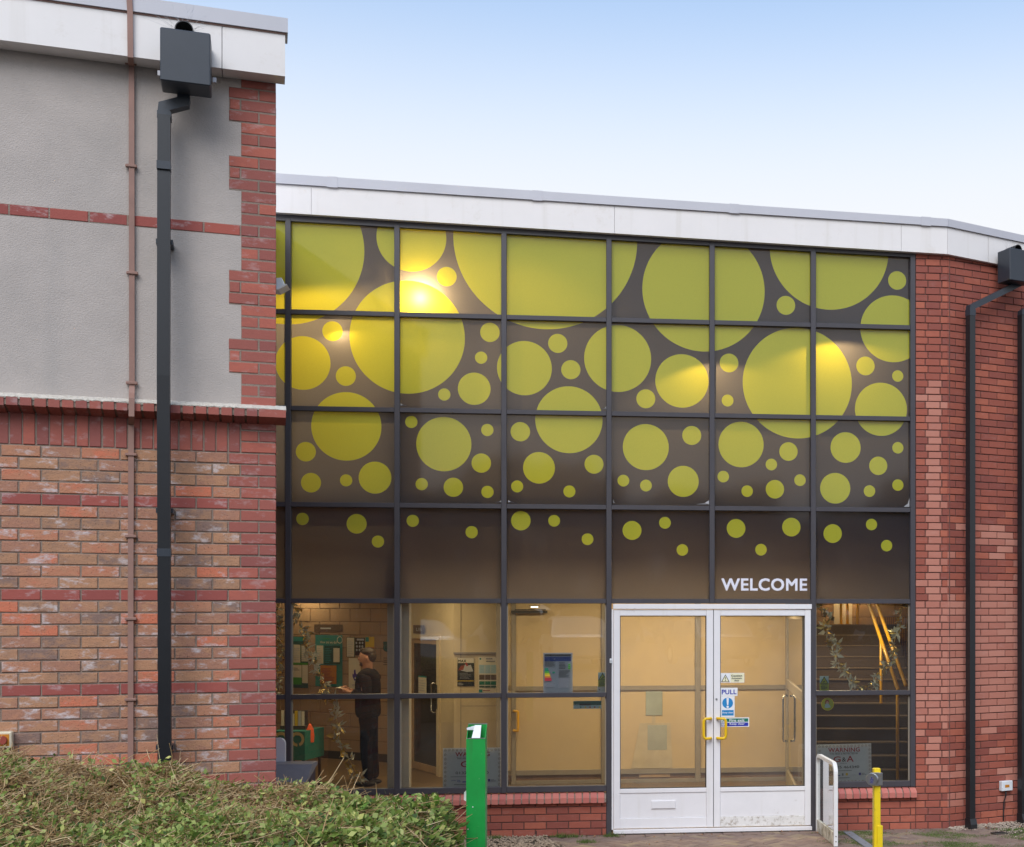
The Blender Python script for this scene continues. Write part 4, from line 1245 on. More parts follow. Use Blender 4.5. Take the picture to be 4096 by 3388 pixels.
m = MB(); m.box(0, .06, .005, .05, .04, zdt + .025, M_TIMBL); m.box(wd - .06, wd, .005, .05, .04, zdt + .025, M_TIMBL); m.box(.06, wd - .06, .005, .05, zdt - .04, zdt + .025, M_TIMBL); m.box(.06, wd - .06, .005, .05, .04, .14, M_TIMBL); m.build('leaf_frame', D2)
m = MB(); m.box(.06, wd - .06, .02, .03, .14, zdt - .04, pmat('dark_glass', (.04, .035, .025), .12)); m.build('glass_pane', D2)
m = MB(); m.tube([(wd - .03, 0, 1.30), (wd - .03, -.06, 1.30), (wd - .06, -.07, 1.28), (wd - .06, -.07, .92), (wd - .03, -.06, .90), (wd - .03, 0, .90)], .011, M_CHROME, 8); m.build('handle', D2)
m = MB(); m.box(wd + .005, wd + .04, -.024, -.02, .95, 1.28, M_SKIRT); m.build('push_plate', D2)
g = Sign(-.004); a, d = fd(1675, 2702); b, c = fd(1707, 2775); g.rect(a, c, b, d, I_PAPER); g.rect(a, d - .02, b, d, I_TEAL); g.lines(a + .01, b - .01, d - .05, c + .02, 5, I_LGREY)
g.build('door_notice', frame=FD, label='pale notice taped to the dark glazed inner door', cat='notice')
g = Sign(-.022); a, d = fd(1000 + 1145 / 1.737, 2388 + 195 / 1.737); b, c = fd(1000 + 1222 / 1.737, 2388 + 255 / 1.737)
g.rect(a, c, b, d, I_BROWN); w_, h_ = b - a, d - c
g.text('LIB', a + w_ * .28, c + h_ * .3, b - w_ * .22, d - h_ * .3, I_LGREY, .01)
g.build('room_plaque', frame=FD, label='small dark plaque with three pale letters above the inner door', cat='plaque')

# ---- frontal cream wall with posters
FC = Frame(P2.x, P2.y, R(3.8))
m = MB(); m.box(0, 1.6, 0, .1, .03, 2.855, M_CREAM); m.box(.09, .098, -.004, 0, .1, 2.6, M_ALU); m.box(.1, 1.5, -.004, 0, 1.02, 1.026, M_ALU)
m.build('poster_wall', frame=FC, label='cream wall with two posters between the inner door and the vestibule', cat='wall')
def fc(x, y): return FC.at(1600 + x / 2.4706, 2380 + y / 2.4706, -.01)
def cbox(x0, y0, x1, y1): a, d = fc(x0, y0); b, c = fc(x1, y1); return a, min(c, d), b, max(c, d)
m = MB(); a, c, b, d = cbox(530, 565, 990, 582); m.box(a, b, -.03, -.006, c, d, M_ALU); m.build('notice_rail', frame=FC, label='thin grey rail above the two posters on the cream wall', cat='rail')
g = Sign(-.008); g.rect(*cbox(567, 902, 733, 620), I_BLACK); g.rect(*cbox(570, 672, 730, 622), I_PAPER)
g.text('MAX', *cbox(576, 666, 655, 638), I_BLACK, .03); g.poly([fc(600, 745), fc(640, 690), fc(665, 680), fc(660, 700), fc(700, 690), fc(725, 755), fc(660, 760)], I_LGREY)
g.poly([fc(575, 745), fc(600, 700), fc(640, 692), fc(625, 740)], I_DKRED); g.poly([fc(640, 672), fc(662, 668), fc(672, 700), fc(660, 706)], I_RED)
g.rect(*cbox(567, 852, 733, 846), I_YELLOW); g.lines(*[fc(590, 0)[0], fc(712, 0)[0]], fc(0, 770)[1], fc(0, 835)[1], 5, I_GREY); g.lines(fc(575, 0)[0], fc(630, 0)[0], fc(0, 868)[1], fc(0, 896)[1], 3, I_LGREY)
g.build('event_poster', frame=FC, label='dark event poster headed MAX on the cream wall', cat='poster')
g = Sign(-.008); g.rect(*cbox(775, 970, 955, 612), I_PAPER)
for (y0, y1, mt) in ((690, 775, I_PALEB), (787, 838, I_BROWN), (852, 888, I_GREEN), (898, 915, I_DKGREEN)):
    for q in range(3): g.rect(*cbox(783 + q * 58, y1, 783 + q * 58 + 54, y0), mt)
p = fc(795, 630); g.disc(p[0], p[1], .012, I_TEAL, 16); g.lines(fc(850, 0)[0], fc(948, 0)[0], fc(0, 620)[1], fc(0, 670)[1], 2, I_GREY); g.rect(*cbox(780, 962, 815, 932), I_TEAL); g.rect(*cbox(820, 948, 890, 940), I_DKRED)
g.build('timetable_poster', frame=FC, label='pale timetable poster of blue, brown and green blocks on the cream wall', cat='poster')

# ---- notices on the block wall
def fb(x, y): return FB.at(1100 + x / 4.2, 2400 + y / 4.2, -.004)
def bb(x0, y0, x1, y1): a, d = fb(x0, y0); b, c = fb(x1, y1); return a, min(c, d), b, max(c, d)
def put(g, name, label, cat): return g.build(name, frame=FB, label=label, cat=cat)
g = Sign(-.006); g.rect(*bb(660, 530, 1140, 412), I_BROWN); g.lines(fb(765, 0)[0], fb(1035, 0)[0], fb(0, 440)[1], fb(0, 500)[1], 1, I_LGREY); put(g, 'name_plaque', 'long dark brown plaque high on the block wall', 'plaque')
g = Sign(-.006); g.rect(*bb(680, 1445, 1135, 592), I_TEAL); g.text('How did we do?', *bb(765, 728, 1045, 690), I_PAPER, .01)
g.lines(fb(810, 0)[0], fb(985, 0)[0], fb(0, 630)[1], fb(0, 655)[1], 1, I_GRASS)
p = fb(1092, 670); g.ring(p[0], p[1], .045, .056, I_PAPER); g.rect(*bb(702, 1068, 815, 765), I_PAPER); g.rect(*bb(832, 1078, 980, 768), I_DKGREEN); g.lines(fb(850, 0)[0], fb(960, 0)[0], fb(0, 790)[1], fb(0, 1040)[1], 9, I_TEAL); g.rect(*bb(985, 1075, 1102, 766), I_DKGREEN)
g.rect(*bb(990, 1042, 1095, 808), I_PAPER); g.lines(fb(715, 0)[0], fb(800, 0)[0], fb(0, 790)[1], fb(0, 980)[1], 6, I_LGREY); put(g, 'feedback_board', 'teal board reading How did we do? on the block wall', 'notice board')
g = Sign(-.014); g.rect(*bb(770, 1402, 1040, 1100), I_ORANGE); g.lines(fb(790, 0)[0], fb(1020, 0)[0], fb(0, 1120)[1], fb(0, 1380)[1], 11, I_DKRED, seed=4); put(g, 'orange_poster', 'orange poster pinned at the foot of the teal board', 'poster')
g = Sign(-.006); g.rect(*bb(225, 1470, 558, 615), I_DKGREEN); g.rect(*bb(230, 690, 500, 625), I_TEAL); g.rect(*bb(312, 1050, 428, 750), I_PAPER); g.rect(*bb(447, 1032, 552, 748), I_PAPER); g.rect(*bb(230, 1300, 450, 1095), I_PAPER); g.rect(*bb(460, 1395, 556, 1093), I_PAPER); g.rect(*bb(230, 1415, 450, 1302), I_GRASS); g.rect(*bb(300, 1085, 556, 1055), I_GRASS)
g.lines(fb(322, 0)[0], fb(418, 0)[0], fb(0, 790)[1], fb(0, 1010)[1], 7, I_LGREY, seed=2); g.lines(fb(455, 0)[0], fb(540, 0)[0], fb(0, 780)[1], fb(0, 1000)[1], 7, I_LGREY, seed=3); g.lines(fb(320, 0)[0], fb(430, 0)[0], fb(0, 1120)[1], fb(0, 1180)[1], 2, I_GREY); put(g, 'notice_board', 'dark green notice board with white sheets behind the gold garland', 'notice board')
g = Sign(-.006); g.rect(*bb(1205, 960, 1345, 628), I_DKGREEN); g.rect(*bb(1212, 950, 1332, 635), I_PAPER); g.lines(fb(1225, 0)[0], fb(1320, 0)[0], fb(0, 660)[1], fb(0, 920)[1], 9, I_LGREY); put(g, 'paper_notice', 'plain white notice left of the black and white poster', 'notice')
g = Sign(-.006); g.rect(*bb(1348, 930, 1512, 635), I_BLACK); g.rect(*bb(1375, 680, 1495, 650), I_LGREY); 
for q in range(9): p = fb(1370 + (q % 3) * 50 + (q * 7) % 11, 720 + (q // 3) * 60); g.disc(p[0], p[1], .018, I_LGREY, 8)
put(g, 'photo_poster', 'black and white poster above the standing man\'s head', 'poster')
g = Sign(-.006); g.rect(*bb(1520, 860, 1670, 620), I_YELLOW); g.rect(*bb(1560, 862, 1668, 788), I_ORANGE); g.rect(*bb(1522, 700, 1580, 625), I_TEAL); put(g, 'bright_poster', 'yellow and orange poster right of the black and white poster', 'poster')
g = Sign(-.006); g.rect(*bb(1820, 760, 1922, 700), I_DKGREEN); p = fb(1872, 800); g.disc(p[0], p[1], .062, I_DKGREEN); g.ring(p[0], p[1], .035, .042, I_TEAL); g.lines(fb(1825, 0)[0], fb(1920, 0)[0], fb(0, 920)[1], fb(0, 1060)[1], 4, I_BROWN); put(g, 'crest_sign', 'dark green shield sign on the block wall right of the man', 'sign')
g = Sign(-.006); g.rect(*bb(1240, 1620, 1440, 980), I_PAPER)
g.poly([fb(1330, 1170), fb(1355, 1170), fb(1362, 1240), fb(1385, 1250), fb(1395, 1300), fb(1370, 1355), fb(1335, 1355), fb(1305, 1290), fb(1302, 1235), fb(1325, 1250)], I_VIOLET); p = fb(1350, 1312); g.disc(p[0], p[1], .012, I_PAPER)
g.text('LOTTERY', *bb(1298, 1447, 1432, 1415), I_VIOLET, .01); put(g, 'lottery_banner', 'tall white banner with a blue hand emblem behind the man', 'banner')

# ---- ceiling lights of the lobby
WARM = (1.0, .77, .44)
GLOW = (1.0, .74, .36)
def ceil_light(s, n, w_, d_, e, label):
    T = thing('ceiling_light', label, 'ceiling light', (s, n, 2.86), FG, group='recessed lobby ceiling lights')
    m = MB(); m.box(-w_ / 2 - .02, w_ / 2 + .02, -d_ / 2 - .02, d_ / 2 + .02, -.02, -.001, M_PLW); m.build('frame', T)
    m = MB(); m.box(-w_ / 2, w_ / 2, -d_ / 2, d_ / 2, -.026, -.0205, M_LAMP); m.build('diffuser', T)
    ld = bpy.data.lights.new('lamp', 'AREA'); ld.shape = 'RECTANGLE'; ld.size = w_; ld.size_y = d_; ld.energy = e; ld.color = WARM
    lo = bpy.data.objects.new('lamp', ld); lo.parent = T; lo.location = (0, 0, -.03); C.objects.link(lo)
CL = 'warm square ceiling light recessed above '
for s, n, e, lb in ((-3.6, 3.4, 12, 'the green clothed table'), (-1.7, 3.6, 8, 'the standing man'), (-1.1, 2.0, 4, 'the pale steel column'), (.25, 1.9, 6, 'the third window'), (1.5, 2.0, 22, 'the left door'), (2.6, 2.0, 26, 'the right door'), (4.4, 4.6, 22, 'the foot of the stairs'), (5.2, 7.4, 28, 'the stair top'), (-3.4, 7.2, 12, 'the notices on the block wall')):
    ceil_light(s, n, .5, .5, e, CL + lb)

# ---- lamps upstairs behind the film; the last two are added for glow
def spot(u, v, n, e, tilt, half, label, blend=.08, size=.02, shade=True):
    s, z = FG.at(u, v, n)
    T = thing('wall_lamp', label, 'lamp', (s, n, z), FG)
    if shade: m = MB(); m.lathe([(.045, .06), (.05, .0), (.046, -.005), (.042, .05)], M_CAP, 18); m.build('shade', T); m = MB(); m.tube([(0, .04, .05), (0, .25, .05)], .012, M_CAP, 8); m.build('arm', T)
    m = MB(); m.lathe([(.001, -.012), (.018, -.004), (.022, .012), (.014, .035)], M_LAMP, 12); m.build('bulb', T)
    ld = bpy.data.lights.new('lamp', 'SPOT'); ld.energy = e; ld.color = GLOW; ld.spot_size = R(2 * half); ld.spot_blend = blend; ld.shadow_soft_size = size
    lo = bpy.data.objects.new('lamp', ld); lo.parent = T; lo.location = (0, 0, -.02); lo.rotation_euler = (0, R(tilt), 0); C.objects.link(lo)
s, z = FG.at(1686, 1204, .13)
BT = thing('globe_lamp', 'brightest warm lamp glowing behind the largest yellow disc', 'lamp', (s, .13, z), FG)
m = MB(); m.lathe([(.001, -.022), (.016, -.014), (.022, 0), (.016, .014), (.001, .022)], M_LAMP, 14); m.build('globe', BT)
m = MB(); m.tube([(0, .03, 0), (0, .12, .0), (-.12, .14, .0)], .012, M_CAP, 8); m.build('arm', BT)
ld = bpy.data.lights.new('lamp', 'POINT'); ld.energy = 26; ld.color = GLOW; ld.shadow_soft_size = .03
lo = bpy.data.objects.new('lamp', ld); lo.parent = BT; lo.location = (0, -.04, 0); C.objects.link(lo)
spot(1366, 1318, .09, 2.6, -9, 88, 'tiny warm lamp beside the small disc left of the largest yellow disc', .4, .02, False)
spot(2800, 1428, .34, 11, -8, 74, 'warm lamp behind the disc above the left door', .25)
spot(3298, 1352, .34, 15, -5, 78, 'warm lamp behind the big disc at the right end', .25)
spot(2120, 1020, .9, 16, 12, 80, 'dim unseen lamp added to brighten the discs of the third window bay', .5)  # extra source with no fitting in view, added for the disc glow
spot(1300, 1150, .75, 40, -6, 82, 'unseen warm lamp added to light the discs nearest the left wing', .25)  # extra deeper source, added for an even yellow across these discs

# ---- vestibule screen behind the doors
NV = 3.7
VS = thing('vestibule_screen', 'taupe framed inner screen with beige panels behind the entrance doors', 'screen', (0, NV, 0), FG)
def vsx(u): return FG.at(u, None, NV)[0]
def vsz(u, v): return FG.at(u, v, NV)[1]
ztop = 2.85
posts = [(1985, 2012), (2046, 2064), (2405, 2424), (2780, 2802), (3142, 3173)]
for ua, ub in posts:
    m = MB(); m.box(vsx(ua), vsx(ub), -.03, .03, .03, ztop, M_ALU, .003); m.build('post', VS)
zr0, zr1 = vsz(2600, 2760), vsz(2600, 2742); zq0, zq1 = vsz(2600, 3094), vsz(2600, 3074)
M_BEIGE = pmat('beige_panel', (.62, .47, .27), .5, .04, 1.5)
bl = [(2012.5, 2045.5), (2064.5, 2404.5), (2424.5, 2779.5), (2802.5, 3141.5)]
for i, (ua, ub) in enumerate(bl):
    a, b = vsx(ua), vsx(ub)
    if i: 
        for z0, z1, nm in ((zr0, zr1, 'rail'), (zq0, zq1, 'rail'), (ztop - .07, ztop, 'head_rail'), (.03, .08, 'bottom_rail')):
            m = MB(); m.box(a, b, -.025, .025, z0, z1, M_ALU, .002); m.build(nm, VS)
    for z0, z1 in ((zq1, zr0), (zr1, ztop - .07)):
        m = MB(); m.box(a, b, .0, .012, z0, z1, M_BEIGE); m.build('beige_panel', VS)
    m = MB(); m.box(a, b, .0, .012, .08, zq0, M_TIMB); m.build('kick_panel', VS)
m = MB(); m.box(vsx(2556), vsx(2680), -.012, -.004, .10, zq0 - .005, M_TIMBL); m.build('kick_plate', VS)
hz0, hz1 = vsz(2060, 2921), vsz(2060, 2843)
hx = vsx(2055)
m = MB(); m.tube([(hx, -.03, hz0), (hx + .02, -.09, hz0), (hx + .055, -.10, hz0), (hx + .06, -.10, hz0 + .02), (hx + .06, -.10, hz1 - .02), (hx + .055, -.10, hz1), (hx + .02, -.09, hz1), (hx, -.03, hz1)], .017, M_RAILY, 8); m.build('pull_handle', VS)
x0, x1 = vsx(2045), vsx(2190); zc = vsz(2100, 2446)
m = MB(); m.box(x0, x1, -.10, -.04, zc - .02, zc + .012, M_SKIRT); m.box(x0 + .05, x1 - .02, -.14, -.11, zc + .015, zc + .03, M_SKIRT); m.build('door_closer', VS)
a, c = FG.at(2124, 2428, 3.2); b, _ = FG.at(2152, 2428, 3.2)
TL = thing('strip_light', 'short bright strip light at the top of the third window', 'lamp', ((a + b) / 2, 3.2, c), FG)
m = MB(); m.box(-(b - a) / 2, (b - a) / 2, -.02, .02, -.006, .006, M_TUBE); m.build('tube', TL)
m = MB(); m.box(-(b - a) / 2 - .02, (b - a) / 2 + .02, -.03, .03, .007, .02, M_ALU); m.build('batten', TL)
m = MB(); m.box(0, .02, 0, .02, 0, .02, M_ALU)
DS = thing('blue_grey_shapes', 'faint blue grey flat shapes laid on the beige panel behind the left door', 'display board', (vsx(2615), NV - .012, .03), FG)
def dz(v): return FG.at(2615, v, NV - .012)[1] - .03
def dx(u): return FG.at(u, None, NV - .012)[0] - vsx(2615)
M_DSP = pmat('dull_blue_print', (.36, .39, .34), .6, .12, 3); M_DSP2 = pmat('grey_blue_print', (.53, .44, .29), .6, .15, 2.5)  # thin flat shapes, slightly bluer and greyer than the beige panel
m = MB(); m.box(dx(2583), dx(2650), 0, .008, dz(2862), dz(2765), M_DSP, .003); m.build('upper_shape', DS)
m = MB(); m.box(dx(2608), dx(2622), .002, .008, dz(2895), dz(2863), M_DSP2); m.build('link_shape', DS)
m = MB(); m.prism([(dx(2525), dz(3072)), (dx(2690), dz(3072)), (dx(2682), dz(2892)), (dx(2560), dz(2892))], 0, .008, M_DSP2); m.build('lower_shape', DS)
m = MB(); m.box(dx(2590), dx(2668), -.004, -.001, dz(3000), dz(2900), pmat('pale_blue_print', (.40, .40, .33), .6, .12, 3), .003); m.build('inner_shape', DS)
# side leaf of the vestibule, standing open beside the right door
p0 = FG.M @ Vector((FG.at(3216, None, .6)[0], .6, 0)); p1 = FG.M @ Vector((FG.at(3150, None, 3.4)[0], 3.4, 0))
FS = Frame(p0.x, p0.y, math.atan2(p1.y - p0.y, p1.x - p0.x)); LS = (p1 - p0).length
SL = thing('side_door', 'narrow taupe framed glass leaf standing open inside the right door', 'door', (0, 0, 0), FS)
zt_ = 2.28
m = MB(); m.box(0, .06, -.02, .02, .04, zt_, M_ALU, .003); m.build('stile', SL)
m = MB(); m.box(LS - .06, LS, -.02, .02, .04, zt_, M_ALU, .003); m.build('stile', SL)
for z0, z1 in ((.04, .22), (1.28, 1.40), (zt_ - .09, zt_)):
    m = MB(); m.box(.0605, LS - .0605, -.02, .02, z0, z1, M_ALU, .003); m.build('rail', SL)
for z0, z1 in ((.22, 1.28), (1.40, zt_ - .09)):
    m = MB(); m.box(.06, LS - .06, -.004, .004, z0, z1, M_GLASSD); m.build('glass_pane', SL)
for y in (.07, ):
    m = MB(); m.tube([(LS - .35, .02, .62), (LS - .35, y, .62), (LS - .35, y + .01, .66), (LS - .35, y + .01, 1.16), (LS - .35, y, 1.2), (LS - .35, .02, 1.2)], .014, M_CHROME, 8); m.build('handle', SL)

# ---- stairs
ST = thing('staircase', 'carpeted staircase with pale nosings rising behind the end window', 'staircase', (0, 0, 0), W0)
zf = .03
for i in range(13):
    z1 = zf + .158 * (i + 1); y0 = 17.0 + .255 * i
    m = MB(); m.box(1.2, 3.0, y0, y0 + .29, z1 - .165, z1, M_CARPET); m.build('step', ST)
    m = MB(); m.box(1.2, 3.0, y0 - .012, y0 + .02, z1 - .012, z1 + .004, M_NOSE); m.build('nosing', ST)
HR = thing('stair_handrail', 'double yellow handrail slanting down the staircase behind the end window', 'handrail', (0, 0, 0), W0)
r0, r1 = Vector((wx(3593, 16.9), 16.9, wz(2760, 16.9))), Vector((wx(3470, 19.6), 19.6, wz(2400, 19.6)))
for off in (0, .10):
    m = MB(); m.tube([r0 + Vector((off, 0, .06 * (off > 0))), r1 + Vector((off, 0, .06 * (off > 0)))], .026, M_RAILY, 10); m.build('rail', HR)
for t in (0.02, .52):
    q = r0.lerp(r1, t); m = MB(); m.tube([(q.x, q.y, .03), q], .022, M_RAILY, 8); m.build('post', HR)
GR = thing('landing_rail', 'yellow posts and rail of the upper landing at the stair top', 'handrail', (0, 0, 0), W0)
for u in (3364, 3390, 3430):
    X = wx(u, 20.6); m = MB(); m.tube([(X, 20.6, 1.6), (X, 20.6, 2.75)], .022, M_RAILY, 8); m.build('post', GR)
for u in (3328, 3360, 3391):
    X = wx(u, 20.6); m = MB(); m.box(X - .045, X + .045, 20.53, 20.57, 2.0, 2.09, M_RAILY); m.build('clamp', GR)
# wire mesh guard; orange of the lit wall behind is painted on a board
MP = thing('mesh_guard', 'yellow wire mesh guard panel at the right of the stairs', 'guard', (0, 0, 0), W0)
Yg = 20.0; X0, X1 = wx(3510, Yg), wx(3622, Yg)
m = MB(); m.box(X0, X1, Yg + .12, Yg + .16, 1.55, 2.2, pmat('lit_wall_orange', (.62, .28, .03), .6)); m.build('lit_wall_patch', MP)
m = MB()
for k in range(15): x = X0 + (X1 - X0) * k / 14; m.box(x - .0025, x + .0025, Yg, Yg + .005, 1.55, 2.2, M_SKIRT)
for k in range(6): z = 1.55 + .65 * k / 5; m.box(X0, X1, Yg - .005, Yg - .0005, z - .0025, z + .0025, M_SKIRT)
m.build('wire_mesh', MP)
m = MB()
g = Sign(20.94); g.rect(wx(3336, 20.9), 2.08, wx(3410, 20.9), 2.48, I_PAPER); g.build('wall_paper', label='pale sheet on the wall above the stair top', cat='notice')
# stairwell wall
FWs = Frame(.9, 20.95, 0)
SWl = thing('stairwell_wall', 'brown block wall closing the stairwell behind the yellow rails', 'wall', (0, 0, 0), FWs)
m = MB(); m.box(-.2, 4.6, .008, .2, .03, 2.855, MATS['block_joint']); m.build('mortar_wall', SWl)
its = []; z, n = 1.0, 0
while z < 3.1:
    x = 0 if n % 2 else -.2
    while x < 4.2: its.append((x, z, .39, .19, M_BLOCK)); x += .4
    z += .2; n += 1
lay(SWl, its, 'block', inview=lambda it: it[0] < 4)

# ---- garlands
def leaf_cluster_mesh(seed):
    r_ = random.Random(seed); m = MB()
    for k in range(9):
        d = Vector((r_.uniform(-1, 1), r_.uniform(-.5, .5), r_.uniform(-1, .8))).normalized()
        sd_ = d.cross(Vector((r_.uniform(-.3, .3), 1, r_.uniform(-.3, .3)))).normalized()
        L_ = r_.uniform(.035, .075); w_ = L_ * r_.uniform(.14, .24)
        fw = Vector((0, -.012, 0))
        o = Vector((r_.uniform(-.01, .01), 0, r_.uniform(-.012, .012)))
        m.add([o, o + d * L_ * .45 + sd_ * w_ + fw * .4, o + d * L_, o + d * L_ * .45 - sd_ * w_ + fw], [(0, 1, 2), (0, 2, 3)], M_GOLD if r_.random() < .35 else M_FOIL)
    return m.mesh('leaf_cluster')
LCM = [leaf_cluster_mesh(s) for s in range(6)]
def garland(pts, n, label, nn=.09):
    T = thing('garland', label, 'garland', (0, 0, 0), FG, group='foil leaf garlands')
    P = [Vector((*FG.at(u, v, nn),)) for u, v in pts]
    seg = [(P[i + 1] - P[i]).length for i in range(len(P) - 1)]; tot = sum(seg)
    m = MB(); m.tube([(p.x, nn, p.y) for p in P], .0022, M_GOLD, 5); m.build('string', T)
    r_ = random.Random(len(label))
    for k in range(n):
        d = tot * (k + .5) / n; i = 0
        while i < len(seg) - 1 and d > seg[i]: d -= seg[i]; i += 1
        p = P[i].lerp(P[i + 1], d / seg[i])
        o = bpy.data.objects.new('leaf_cluster', LCM[r_.randrange(6)]); o.parent = T
        o.location = (p.x + r_.gauss(0, .022), nn + r_.uniform(-.02, .02), p.y + r_.gauss(0, .015)); o.scale = (r_.uniform(1.0, 1.7),) * 3; o.rotation_euler = (r_.uniform(-.4, .4), r_.uniform(-3, 3), r_.uniform(-.6, .6)); C.objects.link(o)
garland([(1170, 2410), (1195, 2480), (1220, 2560), (1255, 2640), (1290, 2720), (1330, 2790), (1345, 2870), (1360, 2960), (1385, 3020), (1420, 3080), (1440, 3125)], 28, 'foil garland trailing down the window in front of the man')
garland([(1112, 2430), (1108, 2530), (1118, 2640), (1106, 2720), (1104, 2780)], 18, 'foil garland against the brick corner beside the left window')
garland([(3276, 2410), (3305, 2480), (3320, 2550), (3345, 2625), (3375, 2690), (3410, 2730), (3450, 2752), (3500, 2738), (3540, 2690), (3560, 2620), (3585, 2540), (3600, 2470), (3612, 2415)], 30, 'foil garland hung in a swag across the end window')

# ---- signs and stickers on the glass
def wsign(x0, z0, x1, z1, tilt, label):
    T = Sign(.0)
    W, Hh = x1 - x0, z1 - z0
    T.box(0, W, 0, .003, 0, Hh, I_SIGN)
    def X(f): return W * f
    def Z(f): return Hh * f
    T.text('WARNING', X(.21), Z(.80), X(.79), Z(.905), I_RED, .015)
    T.rect(X(.22), Z(.785), X(.76), Z(.79), I_GREY)
    T.text('THIS AREA IS PROTECTED BY', X(.235), Z(.735), X(.755), Z(.775), I_BLACK, .0)
    T.text('G', X(.30), Z(.55), X(.435), Z(.69), I_RED, .01); T.text('&', X(.46), Z(.555), X(.53), Z(.665), I_BLACK, .0); T.text('A', X(.545), Z(.55), X(.67), Z(.70), I_RED, .01)
    T.text('security', X(.43), Z(.50), X(.545), Z(.53), I_BLACK, 0)
    T.text('01325 464340', X(.215), Z(.39), X(.77), Z(.45), I_BLACK, -.004)
    T.lines(X(.13), X(.9), Z(.345), Z(.315), 1, I_GREY)
    T.text('chas', X(.14), Z(.235), X(.225), Z(.265), I_VIOLET, 0); T.text('ico.', X(.37) * .66, Z(.205), X(.30), Z(.27), I_NAVYB, .01)
    T.rect(X(.33), Z(.20), X(.42), Z(.22), I_NAVYB); T.rect(X(.45), Z(.205), X(.48), Z(.265), I_GREY); T.rect(X(.52), Z(.21), X(.56), Z(.27), I_YELLOW); T.rect(X(.62), Z(.21), X(.70), Z(.225), I_LGREY); T.rect(X(.76), Z(.21), X(.80), Z(.27), I_VIOLET); T.lines(X(.81), X(.9), Z(.265), Z(.21), 2, I_GREY)
    T.lines(X(.19), X(.8), Z(.17), Z(.135), 1, I_GREY)
    r = .035 * W
    for k in range(15): T.star(X(.045 + .065 * k), Z(.955), r * .8, I_BROWN, 90 + 12 * (k % 3)); T.star(X(.045 + .065 * k), Z(.06), r * .8, I_BROWN, 90 + 12 * (k % 3))
    for k in range(8): T.star(X(.045), Z(.85 - .1 * k), r * .8, I_BROWN, 80); T.star(X(.955), Z(.85 - .1 * k), r * .8, I_BROWN, 80)
    o = T.build('warning_sign', loc=(x0, .02, z0), frame=FG, label=label, cat='sign')
    o.rotation_euler = (0, R(tilt), FG.a)
a, d = FG.at(1000 + 1340 / 1.737, 2388 + 1050 / 1.737, .02); b, c = FG.at(1000 + 1752 / 1.737, 2388 + 1342 / 1.737, .02)
wsign(a, c, b, d, 0, 'grey WARNING security sign in the window behind the green post')
a, d = FG.at(3230 + 160 / 4.136, 2750 + 945 / 4.136, .02); b, c = FG.at(3230 + 1062 / 4.136, 2750 + 1590 / 4.136, .02)
wsign(a, c, b, d, -.8, 'grey WARNING security sign in the end window behind the white guard')
def fp(x, y, n=.012): return FG.at(1600 + x / 2.4706, 2380 + y / 2.4706, n)
def pb(x0, y0, x1, y1): a, d = fp(x0, y0); b, c = fp(x1, y1); return a, min(c, d), b, max(c, d)
I_POST = ink('poster_white', (.62, .66, .80))
g = Sign(.013); g.rect(*pb(1416, 968, 1706, 570), I_POST); g.rect(*pb(1428, 606, 1690, 584), I_BLACK); g.rect(*pb(1428, 656, 1690, 609), I_BLUE); g.text('C', *pb(1522, 643, 1537, 628), I_POST, .01)
g.lines(fp(1432, 0)[0], fp(1545, 0)[0], fp(0, 662)[1], fp(0, 715)[1], 6, I_GREY, seed=3); g.lines(fp(1572, 0)[0], fp(1640, 0)[0], fp(0, 668)[1], fp(0, 740)[1], 5, I_GREY, seed=5); g.lines(fp(1568, 0)[0], fp(1690, 0)[0], fp(0, 750)[1], fp(0, 925)[1], 18, I_GREY, seed=6); g.lines(fp(1430, 0)[0], fp(1545, 0)[0], fp(0, 855)[1], fp(0, 920)[1], 6, I_GREY, seed=7)
for k, mt in enumerate((I_GREEN, I_GREEN, I_GRASS, I_LIME, I_YELLOW, I_ORANGE, I_RED, I_RED)):
    y = 722 + k * 15.8; g.rect(*pb(1430, y + 14, 1465 + k * 4.8, y), mt)
g.poly([fp(1503, 765), fp(1512, 756), fp(1530, 756), fp(1530, 772), fp(1512, 772)], I_GREEN)
for y in (680, 700, 718): g.rect(*pb(1662, y + 12, 1684, y), I_GRASS)
for x, y in ((1424, 577), (1698, 577), (1424, 961), (1698, 961)): p = fp(x, y); g.disc(p[0], p[1], .006, I_GREY, 10)
g.build('energy_certificate', frame=FG, label='energy certificate with blue heading and coloured bars taped in the third window', cat='poster')
def cctv(fn, name, label):
    g = Sign(.013); 
    (x0, z1), (x1, z0) = fn(0, 0), fn(1, 1)
    w_, h_ = x1 - x0, z1 - z0
    g.rect(x0, z0, x1, z1, I_LIME); g.rect(x0, z0 + h_ * .5, x1, z1, I_PALEB)
    g.poly([(x0 + w_ * .03, z0 + h_ * .48), (x1 - w_ * .03, z0 + h_ * .48), (x0 + w_ * .5, z1 - h_ * .02)], I_BLACK); g.poly([(x0 + w_ * .14, z0 + h_ * .52), (x1 - w_ * .14, z0 + h_ * .52), (x0 + w_ * .5, z1 - h_ * .12)], I_LIME)
    g.poly([(x0 + w_ * .3, z0 + h_ * .58), (x0 + w_ * .62, z0 + h_ * .70), (x0 + w_ * .66, z0 + h_ * .66), (x0 + w_ * .40, z0 + h_ * .55)], I_BLACK)
    g.text('WARNING', x0 + w_ * .1, z0 + h_ * .37, x1 - w_ * .1, z0 + h_ * .44, I_BLACK, .01); g.lines(x0 + w_ * .1, x1 - w_ * .1, z0 + h_ * .34, z0 + h_ * .06, 4, I_BLACK)
    g.build(name, frame=FG, label=label, cat='sticker')
